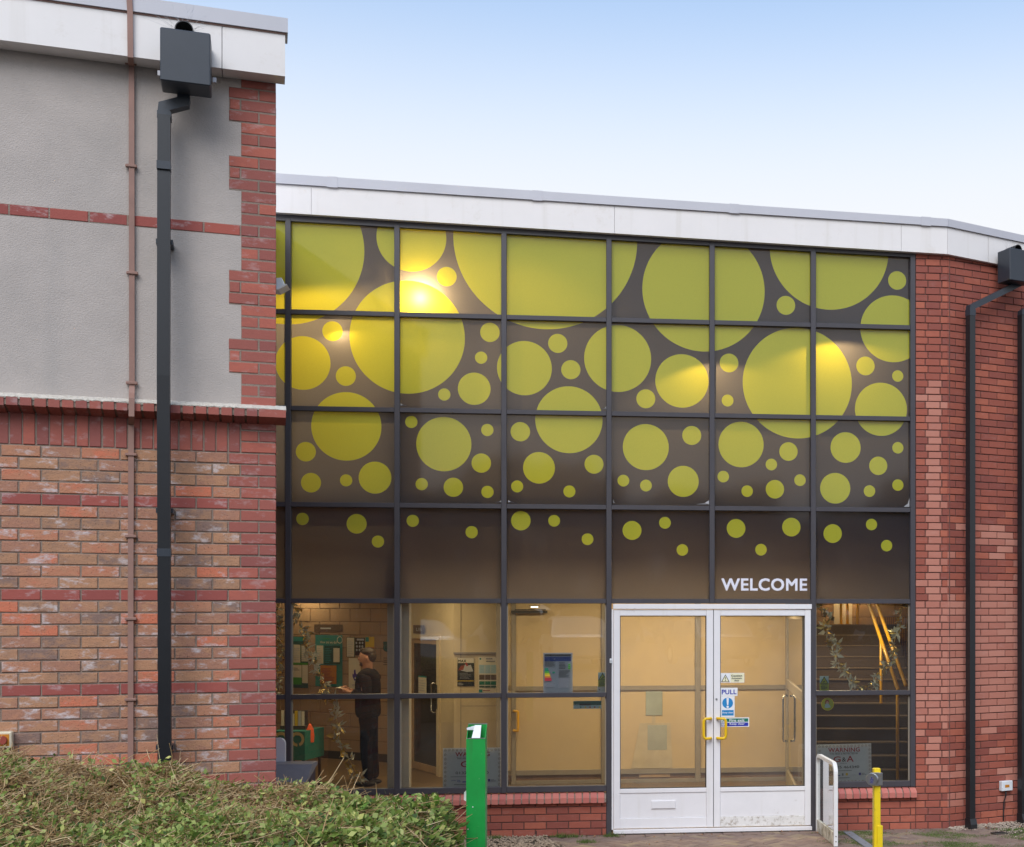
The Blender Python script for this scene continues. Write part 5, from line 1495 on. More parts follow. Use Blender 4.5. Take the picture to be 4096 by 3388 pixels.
cctv(lambda a, b: fp(1958 + a * 88, 765 + b * 145), 'camera_sticker', 'lime camera warning sticker beside the post left of the doors')
cctv(lambda a, b: FG.at(3230 + (202 + a * 148) / 4.136, 2380 + (1340 + b * 240) / 4.136, .012), 'camera_sticker', 'lime camera warning sticker in the corner of the end window')
g = Sign(.013); g.rect(*pb(1948, 965, 2046, 900), I_LGREY); p = fp(1972, 935); g.ring(p[0], p[1], .003, .006, I_BLACK); g.build('small_sticker', frame=FG, label='little pale sticker under the lime camera sticker', cat='sticker')
g = Sign(.013); g.rect(*pb(1712, 1125, 1990, 1045), I_PALEB); g.rect(*pb(1712, 1090, 1990, 1048), I_DKGREEN); g.rect(*pb(1775, 1092, 1885, 1072), I_BLACK)
for k, mt in enumerate((I_PALEB, I_TEAL, I_YELLOW, I_RED, I_DKRED, I_YELLOW)): p = fp(1740 + k * 46, 1108); g.disc(p[0], p[1], .008, mt, 10)
g.text('JCUK'[::-1], *pb(1718, 1092, 1770, 1076), I_LGREY, .0); g.build('strip_sticker', frame=FG, label='long colourful strip sticker below the transom of the third window', cat='sticker')
def fq(x, y): return FG.at(3230 + x / 4.136, 2750 + y / 4.136, .012)
g = Sign(.013); p = fq(332, 275); g.disc(*p, .068, I_LIME, 36); g.ring(*p, .064, .068, I_YELLOW); q = fq(325, 240); g.disc(*q, .024, I_DKRED, 16); q = fq(328, 252); g.disc(*q, .016, I_PINK, 14); g.poly([fq(285, 330), fq(290, 280), fq(318, 262), fq(345, 268), fq(372, 300), fq(382, 325), fq(330, 338)], I_PALEB)
g.build('round_sticker', frame=FG, label='round lime sticker with a small hugging figure in the end window', cat='sticker')

# ---- table with green cloth, hamper basket
Yt = 16.2
xa, xb = wx(1085, Yt), wx(1222, Yt)
TB = thing('display_table', 'table under a dark green cloth with cream ring print by the left window', 'table', ((xa + xb) / 2, Yt, .03), W0, R(-6))
hw = (xb - xa) / 2; zt_ = CZ - (2925 - 2450) / F * Yt - .03
m = MB(); m.box(-hw + .02, hw - .02, .02, .58, zt_ - .03, zt_ - .004, M_TIMBL); m.build('table_top', TB)
g = Sign(0.0); g.box(-hw, hw, 0, .6, .38, zt_, M_GREENC)
for cx in (-hw * .45, hw * .55): g.ring(cx, zt_ - .10, .055, .09, M_CREAMP, -70, 150); g.ring(cx, zt_ - .10, .055, .09, M_CREAMP, 200, 270); g.rect(cx - .08, zt_ - .05, cx + .02, zt_ - .02, M_CREAMP)
g.build('cloth', TB)
for x in (-hw + .04, hw - .04):
    for y in (.05, .55): m = MB(); m.tube([(x, y, 0), (x, y, zt_ - .03)], .018, M_SKIRT, 8); m.build('leg', TB)
BK = thing('leaflet_rack', 'small dark rack of leaflets on the green clothed table', 'rack', (wx(1170, Yt + .2), Yt + .2, .03 + zt_), W0)
m = MB(); m.box(-.16, .16, 0, .12, 0, .05, M_SKIRT); m.box(-.16, .16, .10, .12, .05, .24, M_SKIRT); m.build('stand', BK)
r_ = random.Random(2)
for k in range(7):
    m = MB(); x = -.15 + k * .043; m.box(x, x + .036, .02, .026, .05, .20 + r_.uniform(0, .05), (I_PAPER, I_YELLOW, I_LGREY)[k % 3]); m.build('leaflet', BK)
m = MB(); X = wx(1240, 16.4)
m.lathe([(.05, 0), (.055, .08), (.045, .16), (.02, .22), (.0, .24)], ink('hot_orange', (.9, .12, .02)), 12); m.build('orange_bag', loc=(X, 16.4, .62), label='small bright orange bag hanging beside the green cloth', cat='bag')

# ---- the standing man
def skinned(verts, edges, radii, root=0, sub=2):
    me = bpy.data.meshes.new('sk'); me.from_pydata(verts, edges, [])
    ob = bpy.data.objects.new('sk', me); C.objects.link(ob)
    md = ob.modifiers.new('s', 'SKIN'); md.use_smooth_shade = True
    for i, sv_ in enumerate(me.skin_vertices[0].data):
        r = radii[i]; sv_.radius = r if isinstance(r, tuple) else (r, r); sv_.use_root = (i == root)
    sb_ = ob.modifiers.new('u', 'SUBSURF'); sb_.levels = sub; sb_.render_levels = sub
    bpy.context.view_layer.update()
    ev = ob.evaluated_get(bpy.context.evaluated_depsgraph_get())
    out = bpy.data.meshes.new_from_object(ev)
    bpy.data.objects.remove(ob)
    vs_ = [tuple(v.co) for v in out.vertices]; fs_ = [tuple(p.vertices) for p in out.polygons]
    bpy.data.meshes.remove(out)
    return vs_, fs_
MY = 16.67; MX = wx(1473, MY)
MAN = thing('person', 'man in dark jacket and black trousers reading a paper behind the left window', 'person', (MX, MY, .03), W0, R(4))
# joints (he faces -x)
J3 = dict(pel=(0, 0, .95), wai=(-.01, 0, 1.10), che=(.0, 0, 1.30), nec=(.0, 0, 1.50), hed=(-.02, 0, 1.60), skt=(-.02, 0, 1.70))
body_v = [J3['pel'], J3['wai'], J3['che'], J3['nec'], J3['hed'], J3['skt']]
body_e = [(0, 1), (1, 2), (2, 3), (3, 4), (4, 5)]
body_r = [(.09, .10), (.09, .11), (.10, .14), .058, (.09, .075), (.085, .07)]
for sy in (-1, 1):
    o = len(body_v)
    body_v += [(.0, sy * .17, 1.42), (.03, sy * .22, 1.17), (-.20, sy * .12, 1.215), (-.26, sy * .09, 1.225), (.01, sy * .09, .84), (-.02 if sy < 0 else .03, sy * .10, .50), (.02 if sy < 0 else .05, sy * .10, .09), (-.10, sy * .11, .04)]
    body_e += [(2, o), (o, o + 1), (o + 1, o + 2), (o + 2, o + 3), (0, o + 4), (o + 4, o + 5), (o + 5, o + 6), (o + 6, o + 7)]
    body_r += [.05, .04, .03, .034, .05, .055, .04, .035]
bv, bf = skinned(body_v, body_e, body_r)
m = MB(); m.add(bv, bf, M_SKIN, True)
# face: brow, nose, lips, chin, ears
def blob(mb, c, r, mat, seg=10):
    bm_ = bmesh.new(); bmesh.ops.create_uvsphere(bm_, u_segments=seg, v_segments=seg, radius=1)
    for v in bm_.verts: v.co = Vector((v.co.x * r[0] + c[0], v.co.y * r[1] + c[1], v.co.z * r[2] + c[2]))
    mb.addbm(bm_, mat, True)
blob(m, (-.02, 0, 1.655), (.098, .076, .125), M_SKIN, 18)
blob(m, (-.118, 0, 1.640), (.018, .014, .022), M_SKIN); blob(m, (-.112, 0, 1.662), (.010, .010, .026), M_SKIN); blob(m, (-.102, 0, 1.598), (.014, .024, .008), I_DKRED); blob(m, (-.09, 0, 1.567), (.026, .03, .022), M_SKIN)
for sy in (-1, 1): blob(m, (.0, sy * .078, 1.645), (.018, .010, .030), M_SKIN); blob(m, (-.098, sy * .032, 1.672), (.008, .011, .006), I_BLACK)
# hands: palm and five bent fingers each
for sy in (-1, 1):
    base_ = Vector((-.285, sy * .085, 1.235)); blob(m, base_, (.042, .022, .036), M_SKIN)
    for k, L_ in enumerate((.052, .060, .056, .044)):
        z_ = .028 - k * .019; p0 = base_ + Vector((-.03, 0, z_)); m.tube([p0, p0 + Vector((-L_ * .5, -sy * .008, 0)), p0 + Vector((-L_ * .8, -sy * .026, -.002)), p0 + Vector((-L_ * .78, -sy * .044, -.004))], [.0095, .009, .0085, .007], M_SKIN, 7)
    p0 = base_ + Vector((.005, 0, .03)); m.tube([p0, p0 + Vector((-.025, -sy * .012, .02)), p0 + Vector((-.05, -sy * .02, .018))], [.011, .010, .008], M_SKIN, 7)
m.build('body', MAN)
jv = [(0, 0, .845), (-.005, 0, 1.0), (-.01, 0, 1.15), (.0, 0, 1.33), (.005, 0, 1.46), (.0, 0, 1.535)]
je = [(i, i + 1) for i in range(5)]; jr2 = [(.14, .185), (.14, .18), (.135, .175), (.14, .19), (.105, .13), (.08, .08)]
for sy in (-1, 1):
    o = len(jv); jv += [(.0, sy * .18, 1.425), (.035, sy * .235, 1.165), (-.185, sy * .13, 1.21)]; je += [(4, o), (o, o + 1), (o + 1, o + 2)]; jr2 += [.085, .07, .052]
a_, b_ = skinned(jv, je, jr2); m = MB(); m.add(a_, b_, M_JACK, True); jk = m.build('jacket', MAN)
p = Sign(0); 
m = MB(); blob(m, (-.165, -.07, 1.345), (.006, .016, .012), I_LGREY); m.build('badge', jk)
tv = [(0, 0, .97), (.0, 0, .90)]; te = [(0, 1)]; tr_ = [(.135, .165), (.14, .165)]
for sy in (-1, 1):
    o = len(tv); tv += [(.01, sy * .085, .80), (-.015 if sy < 0 else .03, sy * .10, .48), (.03 if sy < 0 else .06, sy * .10, .065)]; te += [(1, o), (o, o + 1), (o + 1, o + 2)]; tr_ += [.105, .08, .072]
a_, b_ = skinned(tv, te, tr_); m = MB(); m.add(a_, b_, M_TROU, True); m.build('trousers', MAN)
for sy in (-1, 1):
    m = MB(); xo = .03 if sy < 0 else .06; blob(m, (xo - .05, sy * .105, .04), (.145, .05, .042), M_SHOE, 12); m.build('shoe', MAN)
m = MB(); blob(m, (.0, 0, 1.722), (.098, .080, .068), M_HAIR, 18); blob(m, (.040, 0, 1.675), (.066, .079, .085), M_HAIR, 16); blob(m, (-.06, .01, 1.758), (.05, .055, .026), M_HAIR, 12); m.build('hair', MAN)
m = MB(); blob(m, (-.078, 0, 1.578), (.030, .055, .038), M_HAIR, 12); m.build('beard', MAN)
# the paper he holds
vs, fs = [], []
for i in range(9):
    t = i / 8; ang_ = -.6 + 2.2 * t
    for y in (-.11, .11): vs.append((-.30 - .26 * t, y, 1.255 + .025 * math.sin(t * 5) - .02 * t))
for i in range(8): fs.append((2 * i, 2 * i + 1, 2 * i + 3, 2 * i + 2))
m = MB(); m.add(vs, fs, I_PAPER, True); m.build('held_paper', loc=(MX, MY, .03), rotz=R(4), label='curled pale paper held in the standing man\'s hands', cat='paper')

# ================================================================== OUTSIDE, small things
# ---- paving of herringbone blocks
PV = mkobj('paving', None, frame=FG, kind='structure'); PV.empty_display_size = .1
wall_y = lambda x: NF            # local coordinates of the glazed front
m = MB(); x0, x1 = -.2, 7.0
m.add([(x0, -2.2, -.016), (x1, -2.2, -.016), (x1, wall_y(x1) + .3, -.016), (x0, wall_y(x0) + .02, -.016)], [(0, 1, 2, 3)], M_SOIL)
pvm = []
def paver_mesh(L_, W_, mat):
    b = MB(); c = .005; h = .05
    vs = [(0, 0, -h), (L_, 0, -h), (L_, W_, -h), (0, W_, -h), (0, 0, -c), (L_, 0, -c), (L_, W_, -c), (0, W_, -c), (c, c, 0), (L_ - c, c, 0), (L_ - c, W_ - c, 0), (c, W_ - c, 0)]
    fs = [(k, (k + 1) % 4, 4 + (k + 1) % 4, 4 + k) for k in range(4)] + [(4 + k, 4 + (k + 1) % 4, 8 + (k + 1) % 4, 8 + k) for k in range(4)] + [(8, 9, 10, 11)]
    b.add(vs, fs, mat); return b.mesh('paver')
PM = paver_mesh(.196, .096, M_PAVER)
ca, sa_ = math.cos(R(45)), math.sin(R(45))
rp = random.Random(11)
rest = MB(); cnt = 0
GZ0 = .0
def paver_ok(x, y):
    if y > wall_y(x) - .13: return False
    if y < -1.75: return False
    if x < .35 + .25 * (wall_y(x) - y): return False
    if x > 5.05 and y > wall_y(x) - .6 + (5.6 - x) * .3: return False
    return x < 6.4
cells = []
for i in range(-10, 110):
    for j in range(-80, 60):
        r4 = (i - j) % 4
        if r4 == 0: L0 = (i, j, 0)
        elif r4 == 3: L0 = (i, j, 1)
        else: continue
        lx, ly = i * .1, j * .1
        ctr = (lx + .1, ly + .05) if L0[2] == 0 else (lx + .05, ly + .1)
        x = ctr[0] * ca - ctr[1] * sa_; y = -3.0 + ctr[0] * sa_ + ctr[1] * ca
        if not paver_ok(x, y): continue
        cells.append((x, y, lx, ly, L0[2]))
cells.sort(key=lambda c: -c[1])
def gz_at(x, y): return 0.0
def gw(x, y): return float(ground_z(x, y)) + .012
for x, y, lx, ly, vert in cells:
    ox = lx + (.1 if vert else 0); oy = ly
    px = ox * ca - oy * sa_; py = -3.0 + ox * sa_ + oy * ca
    rz = R(45) + (R(90) if vert else 0)
    if y > -1.1 and cnt < 298:
        o = bpy.data.objects.new('paver', PM); o.parent = PV
        o.location = (px, py, gz_at(x, y) + rp.uniform(-.003, .003)); o.rotation_euler = (rp.uniform(-.012, .012), rp.uniform(-.012, .012), rz); C.objects.link(o); cnt += 1
    else:
        M_ = Matrix.Translation((px, py, gz_at(x, y))) @ Matrix.Rotation(rz, 4, 'Z')
        rest.add([M_ @ v.co for v in PM.vertices], [tuple(p.vertices) for p in PM.polygons], M_PAVER)
if rest.v: rest.build('paver_mass', PV, kind='stuff')
m.build('paver_bed', PV)
# soldier row of blocks along the doors
x = .55
PMe = paver_mesh(.196, .096, M_PAVER)
while x < 6.0:
    o = bpy.data.objects.new('paver', PMe); o.parent = PV; yy = wall_y(x) - .118
    if x < 5.0:
        o.location = (x, yy, rp.uniform(-.003, .002)); o.rotation_euler = (0, 0, 0); C.objects.link(o)
    x += .2

# ---- gravel, moss, litter
def scatter_stones(name, pts, smin, smax, mat, **kw):
    r_ = np.random.default_rng(len(pts)); V, Fc = [], []
    base_v = np.array([(1, 0, 0), (-1, 0, 0), (0, 1, 0), (0, -1, 0), (0, 0, 1), (0, 0, -1)], float)
    base_f = [(0, 2, 4), (2, 1, 4), (1, 3, 4), (3, 0, 4), (2, 0, 5), (1, 2, 5), (3, 1, 5), (0, 3, 5)]
    for p in pts:
        s = r_.uniform(smin, smax) * np.array([1, r_.uniform(.6, 1), r_.uniform(.4, .7)])
        a = r_.uniform(0, 6.28); c, s_ = math.cos(a), math.sin(a)
        q = base_v * s * r_.uniform(.8, 1.2, (6, 1))
        q = np.stack([q[:, 0] * c - q[:, 1] * s_, q[:, 0] * s_ + q[:, 1] * c, q[:, 2]], 1) + np.array(p)
        o = len(V); V += q.tolist(); Fc += [tuple(o + k for k in f) for f in base_f]
    me = bpy.data.meshes.new(name); me.from_pydata(V, [], Fc); me.materials.append(mat)
    return mkobj(name, me, frame=FG, kind='stuff', **kw)
pts = []
r_ = np.random.default_rng(4)
for k in range(5200):
    x = r_.uniform(-2.2, .75); y = wall_y(x) - r_.uniform(.0, .8)
    if x > .32 + .25 * (wall_y(x) - y) + r_.normal(0, .04): continue
    pts.append((x, y, gz_at(x, y) + r_.uniform(-.006, .008)))
scatter_stones('gravel', pts, .008, .019, M_GRAVEL, label='pale gravel bed at the foot of the low brick wall', cat='gravel')
pts = []
for k in range(2600):
    x = r_.uniform(4.55, 6.6); y = NF + max(0, x - _k) * math.tan(FR.a - FG.a) - abs(r_.normal(0, .2)) * (1.4 if x > 5 else .4)
    pts.append((x, y, r_.uniform(-.006, .008)))
scatter_stones('gravel', pts, .007, .016, pmat('pale_gravel', (.40, .32, .25), .9, .45, 40, bump=.4), label='grey gravel strip at the foot of the angled wall', cat='gravel')
def grass_blades(name, cx, n, hmin, hmax, mat, label, cat):
    r2 = np.random.default_rng(n); V, Fc = [], []
    for k in range(n):
        x, y, z = cx(r2)
        a = r2.uniform(0, 6.28); h = r2.uniform(hmin, hmax); w_ = r2.uniform(.0015, .004); lx, ly = r2.normal(0, .5 * h, 2)
        o = len(V); V += [(x - w_ * math.cos(a), y - w_ * math.sin(a), z), (x + w_ * math.cos(a), y + w_ * math.sin(a), z), (x + lx, y + ly, z + h)]; Fc.append((o, o + 1, o + 2))
    me = bpy.data.meshes.new(name); me.from_pydata(V, [], Fc); me.materials.append(mat)
    return mkobj(name, me, frame=FG, kind='stuff', label=label, cat=cat)
def mossxy(r2):
    while True:
        x = r2.uniform(3.0, 6.2); y = wall_y(x) - r2.uniform(.1, 1.3)
        if math.sin(x * 7.3 + 1) + math.sin(y * 11 + x * 3) + r2.normal(0, .5) > .35: return x, y, gz_at(x, y) - .004
grass_blades('moss', mossxy, 26000, .006, .018, M_MOSS, 'moss growing between the paving blocks right of the doors', 'moss')
def weedxy(r2):
    c = [(.62, -.16), (.50, -.14), (-.15, -.14), (1.0, -.17), (.75, -.5)][r2.integers(5)]
    return c[0] + r2.normal(0, .05), min(c[1] + r2.normal(0, .03), -.08), 0
grass_blades('weeds', weedxy, 900, .01, .05, M_MOSS, 'tufts of weeds at the foot of the low brick wall', 'weeds')
# dead leaves
r2 = np.random.default_rng(9); V, Fc = [], []
for k in range(150):
    x = r2.choice([r2.uniform(.8, 3.1), r2.uniform(3.1, 3.5), r2.uniform(3.5, 6)]); y = wall_y(x) - (abs(r2.normal(0, .08)) + .07 if r2.random() < .6 else r2.uniform(.1, .9))
    a = r2.uniform(0, 6.28); L_ = r2.uniform(.012, .04); w_ = L_ * .4; c, s_ = math.cos(a), math.sin(a); o = len(V); z = gz_at(x, y) + .006
    V += [(x, y, z), (x + c * L_ * .5 - s_ * w_, y + s_ * L_ * .5 + c * w_, z + r2.uniform(0, .012)), (x + c * L_, y + s_ * L_, z + r2.uniform(0, .015)), (x + c * L_ * .5 + s_ * w_, y + s_ * L_ * .5 - c * w_, z + .004)]; Fc += [(o, o + 1, o + 2), (o, o + 2, o + 3)]
me = bpy.data.meshes.new('fallen_leaves'); me.from_pydata(V, [], Fc); me.materials.append(M_LEAFD)
mkobj('fallen_leaves', me, frame=FG, kind='stuff', label='scattered brown fallen leaves on the paving by the doors', cat='leaves')

# ---- white glazed door guard
GD = thing('door_guard', 'white framed glass guard panel standing at right angles beside the doors', 'guard', (FG.at(3272, None, -.1)[0], -.97, 0), FG, R(90))
LG, HG, tw = .89, .81, .012
fw = .034
def arc(cx, cz, r, a0, a1, n=7): return [(cx + r * math.cos(R(a0 + (a1 - a0) * k / n)), cz + r * math.sin(R(a0 + (a1 - a0) * k / n))) for k in range(n + 1)]
rad = .11
outer = [(0, .0)] + [(0, HG - rad)] + arc(rad, HG - rad, rad, 180, 90)[1:] + arc(LG - rad, HG - rad, rad, 90, 0) + [(LG, 0)]
inner = [(fw, .0)] + [(fw, HG - rad)] + arc(rad, HG - rad, rad - fw, 180, 90)[1:] + arc(LG - rad, HG - rad, rad - fw, 90, 0) + [(LG - fw, 0)]
M_GUARD = pmat('guard_white', (.78, .76, .74), .45, .05, 5, dirt=((.34, .30, .17), 9, .60, .8, .55))
m = MB(); n = len(outer)
vs = []
for y in (-tw * 1.6, tw * 1.6): vs += [(x, y, z) for x, z in outer] + [(x, y, z) for x, z in inner]
fs = []
for k in range(n - 1):
    fs += [(k, k + 1, n + k + 1, n + k), (2 * n + k, 3 * n + k, 3 * n + k + 1, 2 * n + k + 1), (k, 2 * n + k, 2 * n + k + 1, k + 1), (n + k, n + k + 1, 3 * n + k + 1, 3 * n + k)]
m.add(vs, fs, M_GUARD); m.build('hoop_frame', GD)
m = MB(); m.box(fw - .004, LG - fw + .004, -.015, .015, .0, .125, pmat('mossy_white', (.66, .62, .52), .7, .1, 9, dirt=((.16, .12, .04), 7, .42, .62, .9)), .002); m.build('kick_board', GD)
gi = [(fw - .004, .126)] + [(fw - .004, HG - rad)] + arc(rad, HG - rad, rad - fw + .004, 180, 90)[1:] + arc(LG - rad, HG - rad, rad - fw + .004, 90, 0) + [(LG - fw + .004, .126)]
m = MB(); m.add([(x, 0, z) for x, z in gi], [tuple(range(len(gi)))], M_GLASSG); m.build('glass_pane', GD)
for z in (.045, .095): m = MB(); m.lathe([(.006, -.003), (.006, .0)], M_SKIRT, 10, (0, 0, z), 'x'); m.build('fixing', GD)

# ---- yellow door-button post
YP = thing('push_button_post', 'yellow post carrying a steel disabled push button near the door guard', 'post', (wx(3506, 11.3), 11.3, 0), W0, R(8))
zg = gw(1.5, 11.3)
m = MB(); m.box(-.030, .030, -.030, .030, zg - .02, .905, M_YEL, .006); m.build('post', YP)
m = MB(); m.box(-.005, .046, -.042, .036, zg - .02, .405, M_YEL, .004); m.build('sleeve', YP)
m = MB(); m.box(-.062, .012, -.056, -.0305, .755, .872, M_STEEL, .003); m.box(-.006, .040, -.0565, .040, .758, .869, M_STEEL, .003); m.build('button_box', YP)
bt = mkobj('button', None, YP, (-.050, -.052, .815)); bt.rotation_euler = (0, 0, R(-32))
m = MB(); m.lathe([(.055, .0), (.055, -.022), (.051, -.026), (.0, -.026)], M_STEEL, 28, (0, 0, 0), 'y'); m.build('push_disc', bt)
g = Sign(-.0268); g.disc(.0, .016, .005, I_NAVYB, 12); g.ring(.002, -.003, .010, .0135, I_NAVYB, 150, 400, 18); g.rect(-.003, -.002, .001, .012, I_NAVYB); g.rect(-.002, -.002, .012, .001, I_NAVYB); g.lines(-.015, .018, -.018, -.032, 2, I_NAVYB); g.build('wheelchair_mark', bt)
m = MB(); m.lathe([(.016, .036), (.016, .065), (.02, .066), (.02, .08), (.0, .08)], M_STEEL, 16, (.015, 0, .815), 'y'); m.build('rear_boss', YP)

# ---- green post by the hedge
PY = 6.79
px_ = wx(1907, PY)
GP = thing('green_post', 'bright green square steel post with torn white tape at its open top', 'post', (px_, PY, 0), W0, R(4))
zt1 = CZ - (2900 - 2450) / F * (PY - .0); zt0 = CZ - (2955 - 2450) / F * (PY - .05); gz0 = gw(px_, PY)
hwid = .0495
t_ = .004
m = MB()
# tube with the front wall cut down lower than the back
m.box(-hwid, hwid, hwid - t_, hwid, gz0 - .1, zt1, M_GREEN); m.box(-hwid, hwid, -hwid, -hwid + t_, gz0 - .1, zt0, M_GREEN)
for s_ in (-1, 1):
    x0_, x1_ = (-hwid, -hwid + t_) if s_ < 0 else (hwid - t_, hwid)
    zb_ = zt0 if s_ < 0 else zt1 - .004
    vs = []
    for x in (x0_, x1_): vs += [(x, -hwid + t_, gz0 - .1), (x, hwid - t_, gz0 - .1), (x, hwid - t_, zt1), (x, -hwid + t_, zt0)]
    m.add(vs, [(0, 1, 2, 3), (7, 6, 5, 4), (0, 4, 5, 1), (1, 5, 6, 2), (2, 6, 7, 3), (3, 7, 4, 0)], M_GREEN)
m.build('post', GP)
m = MB(); m.box(-hwid + .002, hwid - .001, -hwid - .0005, -hwid + t_ + .001, zt0, zt0 + .004, M_STEEL); m.box(-hwid + .002, hwid, hwid - t_ - .001, hwid + .0005, zt1, zt1 + .005, M_STEEL); m.build('cut_edge', GP)
m = MB()
vs = [(-.022, -hwid + t_, zt0 + .002), (.022, -hwid + t_, zt0 + .002), (.020, hwid - .012, zt1 - .004), (-.014, hwid - .012, zt1 - .004), (-.024, -hwid + t_ - .006, zt0 - .004)]
m.add(vs[:4], [(0, 1, 2, 3)], M_TAPEW)
m.add([(-.014, hwid - .014, zt1 - .006), (-.030, hwid - .02, zt1 - .010), (-.052, -.01, zt1 - .014), (-.050, -.012, zt1 - .024), (-.02, hwid - .02, zt1 - .03)], [(0, 1, 2, 3, 4)], M_TAPEW)
m.build('torn_tape', GP)
m = MB(); z_ = CZ - (3180 - 2450) / F * PY
m.add([(-hwid - .001, 0, z_ + .03), (-hwid - .016, -.005, z_ + .015), (-hwid - .018, 0, z_ - .025), (-hwid - .004, .004, z_ - .035)], [(0, 1, 2, 3)], M_TAPEW); m.build('tape_scrap', GP)
for (x, v) in ((-.015, 3222), (-.04, 3310)):
    z_ = CZ - (v - 2450) / F * PY; m = MB(); m.lathe([(.003, -hwid - .002), (.003, -hwid)], M_TAPEW, 8, (x, 0, z_), 'y'); m.build('rivet', GP)

# ---- grey edging strip, black rubber base, drain cover
m = MB(); 
p0, p1 = Vector((1.47, 13.28)), Vector((1.70, 11.6)); d = (p1 - p0).normalized(); nrm = Vector((-d.y, d.x)) * .045
vs = []
for z in (-.03, .012): vs += [(*(p0 - nrm), z), (*(p1 - nrm), z), (*(p1 + nrm), z), (*(p0 + nrm), z)]
m.add(vs, [(3, 2, 1, 0), (4, 5, 6, 7), (0, 1, 5, 4), (1, 2, 6, 5), (2, 3, 7, 6), (3, 0, 4, 7)], M_CONC); m.build('edging_strip', label='grey edging strip lying across the paving beside the door guard', cat='edging')
RB = thing('rubber_base', 'round black rubber base just showing at the bottom edge', 'base', (wx(3695, 12.2), 12.15, .0), W0)
m = MB(); m.lathe([(.10, 0), (.10, .02), (.085, .035), (.05, .04), (0, .04)], M_CABLE, 28); m.build('disc', RB)
m = MB(); m.lathe([(.03, .04), (.028, .055), (0, .055)], M_CABLE, 18); m.build('socket', RB)
DC = thing('drain_cover', 'small dark drain cover in the gravel by the angled wall', 'drain', (wx(3997, 13.2), 13.2, .012), W0, R(20))
m = MB(); m.box(-.075, .075, -.05, .05, -.01, .004, M_SKIRT, .003); m.build('cover', DC)
m = MB()
for k in range(5): m.box(-.055 + k * .024, -.047 + k * .024, -.035, .035, .004, .008, M_CABLE)
m.build('grating', DC)

# ---- navy and grey bin in front of the left window
Yb = 11.1
zgb = gw(-3.6, Yb)
BN = thing('storage_bin', 'navy bin with grey sloping lid half hidden behind the brick corner', 'bin', (wx(1130, Yb), Yb, zgb), W0, R(6))
zb_t = CZ - (3068 - 2450) / F * Yb - zgb
wB = (1228 - 1130) / F * Yb
m = MB(); m.xprism([(0, 0), (.4, 0), (.42, zb_t - .03), (-.02, zb_t - .13)], -.45, wB - .015, M_NAVY); m.build('body', BN)
m = MB(); m.xprism([(-.05, zb_t - .145), (.44, zb_t - .025), (.44, zb_t), (.2, zb_t), (-.05, zb_t - .125)], -.46, wB, M_GREYP); m.build('lid', BN)
m = MB(); m.box(wB - .16, wB - .02, -.055, -.03, zb_t - .20, zb_t - .16, I_DKRED); m.build('red_tag', BN)
hwb = (1118 - 1095) / F * Yb
m = MB(); m.prism([(-.30, zb_t - .04), (-.30, zb_t + .20)] + [( -.10 - .02 + .05 * math.cos(R(a)), zb_t + .16 + .05 * math.sin(R(a))) for a in (90, 60, 30, 0)] + [(-.07, zb_t - .04)], .42, .47, M_CAP); m.build('back_panel', BN)

# ================================================================== HEDGE
rh = np.random.default_rng(21)
HB = thing('clipped_hedge', 'clipped green and straw coloured hedge along the bottom left', 'hedge', (0, 0, 0), W0)
HBU = [-900, 0, 170, 460, 700, 900, 1000, 1500, 1650, 1750, 1810, 1872]          # picture columns along the back of the hedge
HBV = [2980, 2990, 3008, 3065, 3088, 3088, 3118, 3145, 3180, 3212, 3236, 3275]
HBY = [5.0, 6.1, 6.2, 6.35, 6.45, 6.5, 6.55, 6.65, 6.69, 6.72, 6.74, 6.76]
HXB = [wx(u, y) for u, y in zip(HBU, HBY)]
HZB = [wz(v, y) for v, y in zip(HBV, HBY)]
XR = HXB[-1]
def hz(x, y):
    z = np.interp(x, HXB, HZB)
    z = z + .028 * np.sin(x * 9 + y * 4) + .022 * np.sin(x * 21 - y * 13 + 1) + .02 * np.sin(y * 17 + x * 5) - .02
    z = z + .05 * np.sin(x * 5.3 + 1.7 * np.sin(y * 3.1)) * np.sin(y * 4.3 + x) + .02 * np.sin(x * 47 + 3 * np.sin(y * 29)) * np.sin(y * 41 - x * 11)
    yb = np.interp(x, HXB, HBY)
    z = z - .9 * np.clip((y - yb + .10) / .22, 0, 1) ** 2 * .6
    z = z - .5 * np.clip((x - XR + .10) / .12, 0, 1) ** 2
    return z, yb
# inner mass, coloured dark as the shade between the leaves
xs_ = np.linspace(-5.2, XR - .01, 130); ys_ = np.linspace(3.9, 6.86, 70)
XX, YY = np.meshgrid(xs_, ys_); ZZ, _ = hz(XX, YY); ZZ = ZZ - .10 + rh.normal(0, .012, ZZ.shape)
nx_, ny_ = len(xs_), len(ys_)
ZZ[0, :] = .3; ZZ[-1, :] = .3; ZZ[:, -1] = .3; ZZ[:, 0] = .3
hv = np.stack([XX.ravel(), YY.ravel(), ZZ.ravel()], 1).tolist()
hf = [(j * nx_ + i, j * nx_ + i + 1, (j + 1) * nx_ + i + 1, (j + 1) * nx_ + i) for j in range(ny_ - 1) for i in range(nx_ - 1)]
me = bpy.data.meshes.new('twig_mass'); me.from_pydata(hv, [], hf); me.materials.append(pmat('hedge_inner_shade', (.06, .042, .02), .95, .5, 60, bump=.8, bscale=120))
mkobj('twig_mass', me, HB, kind='stuff')
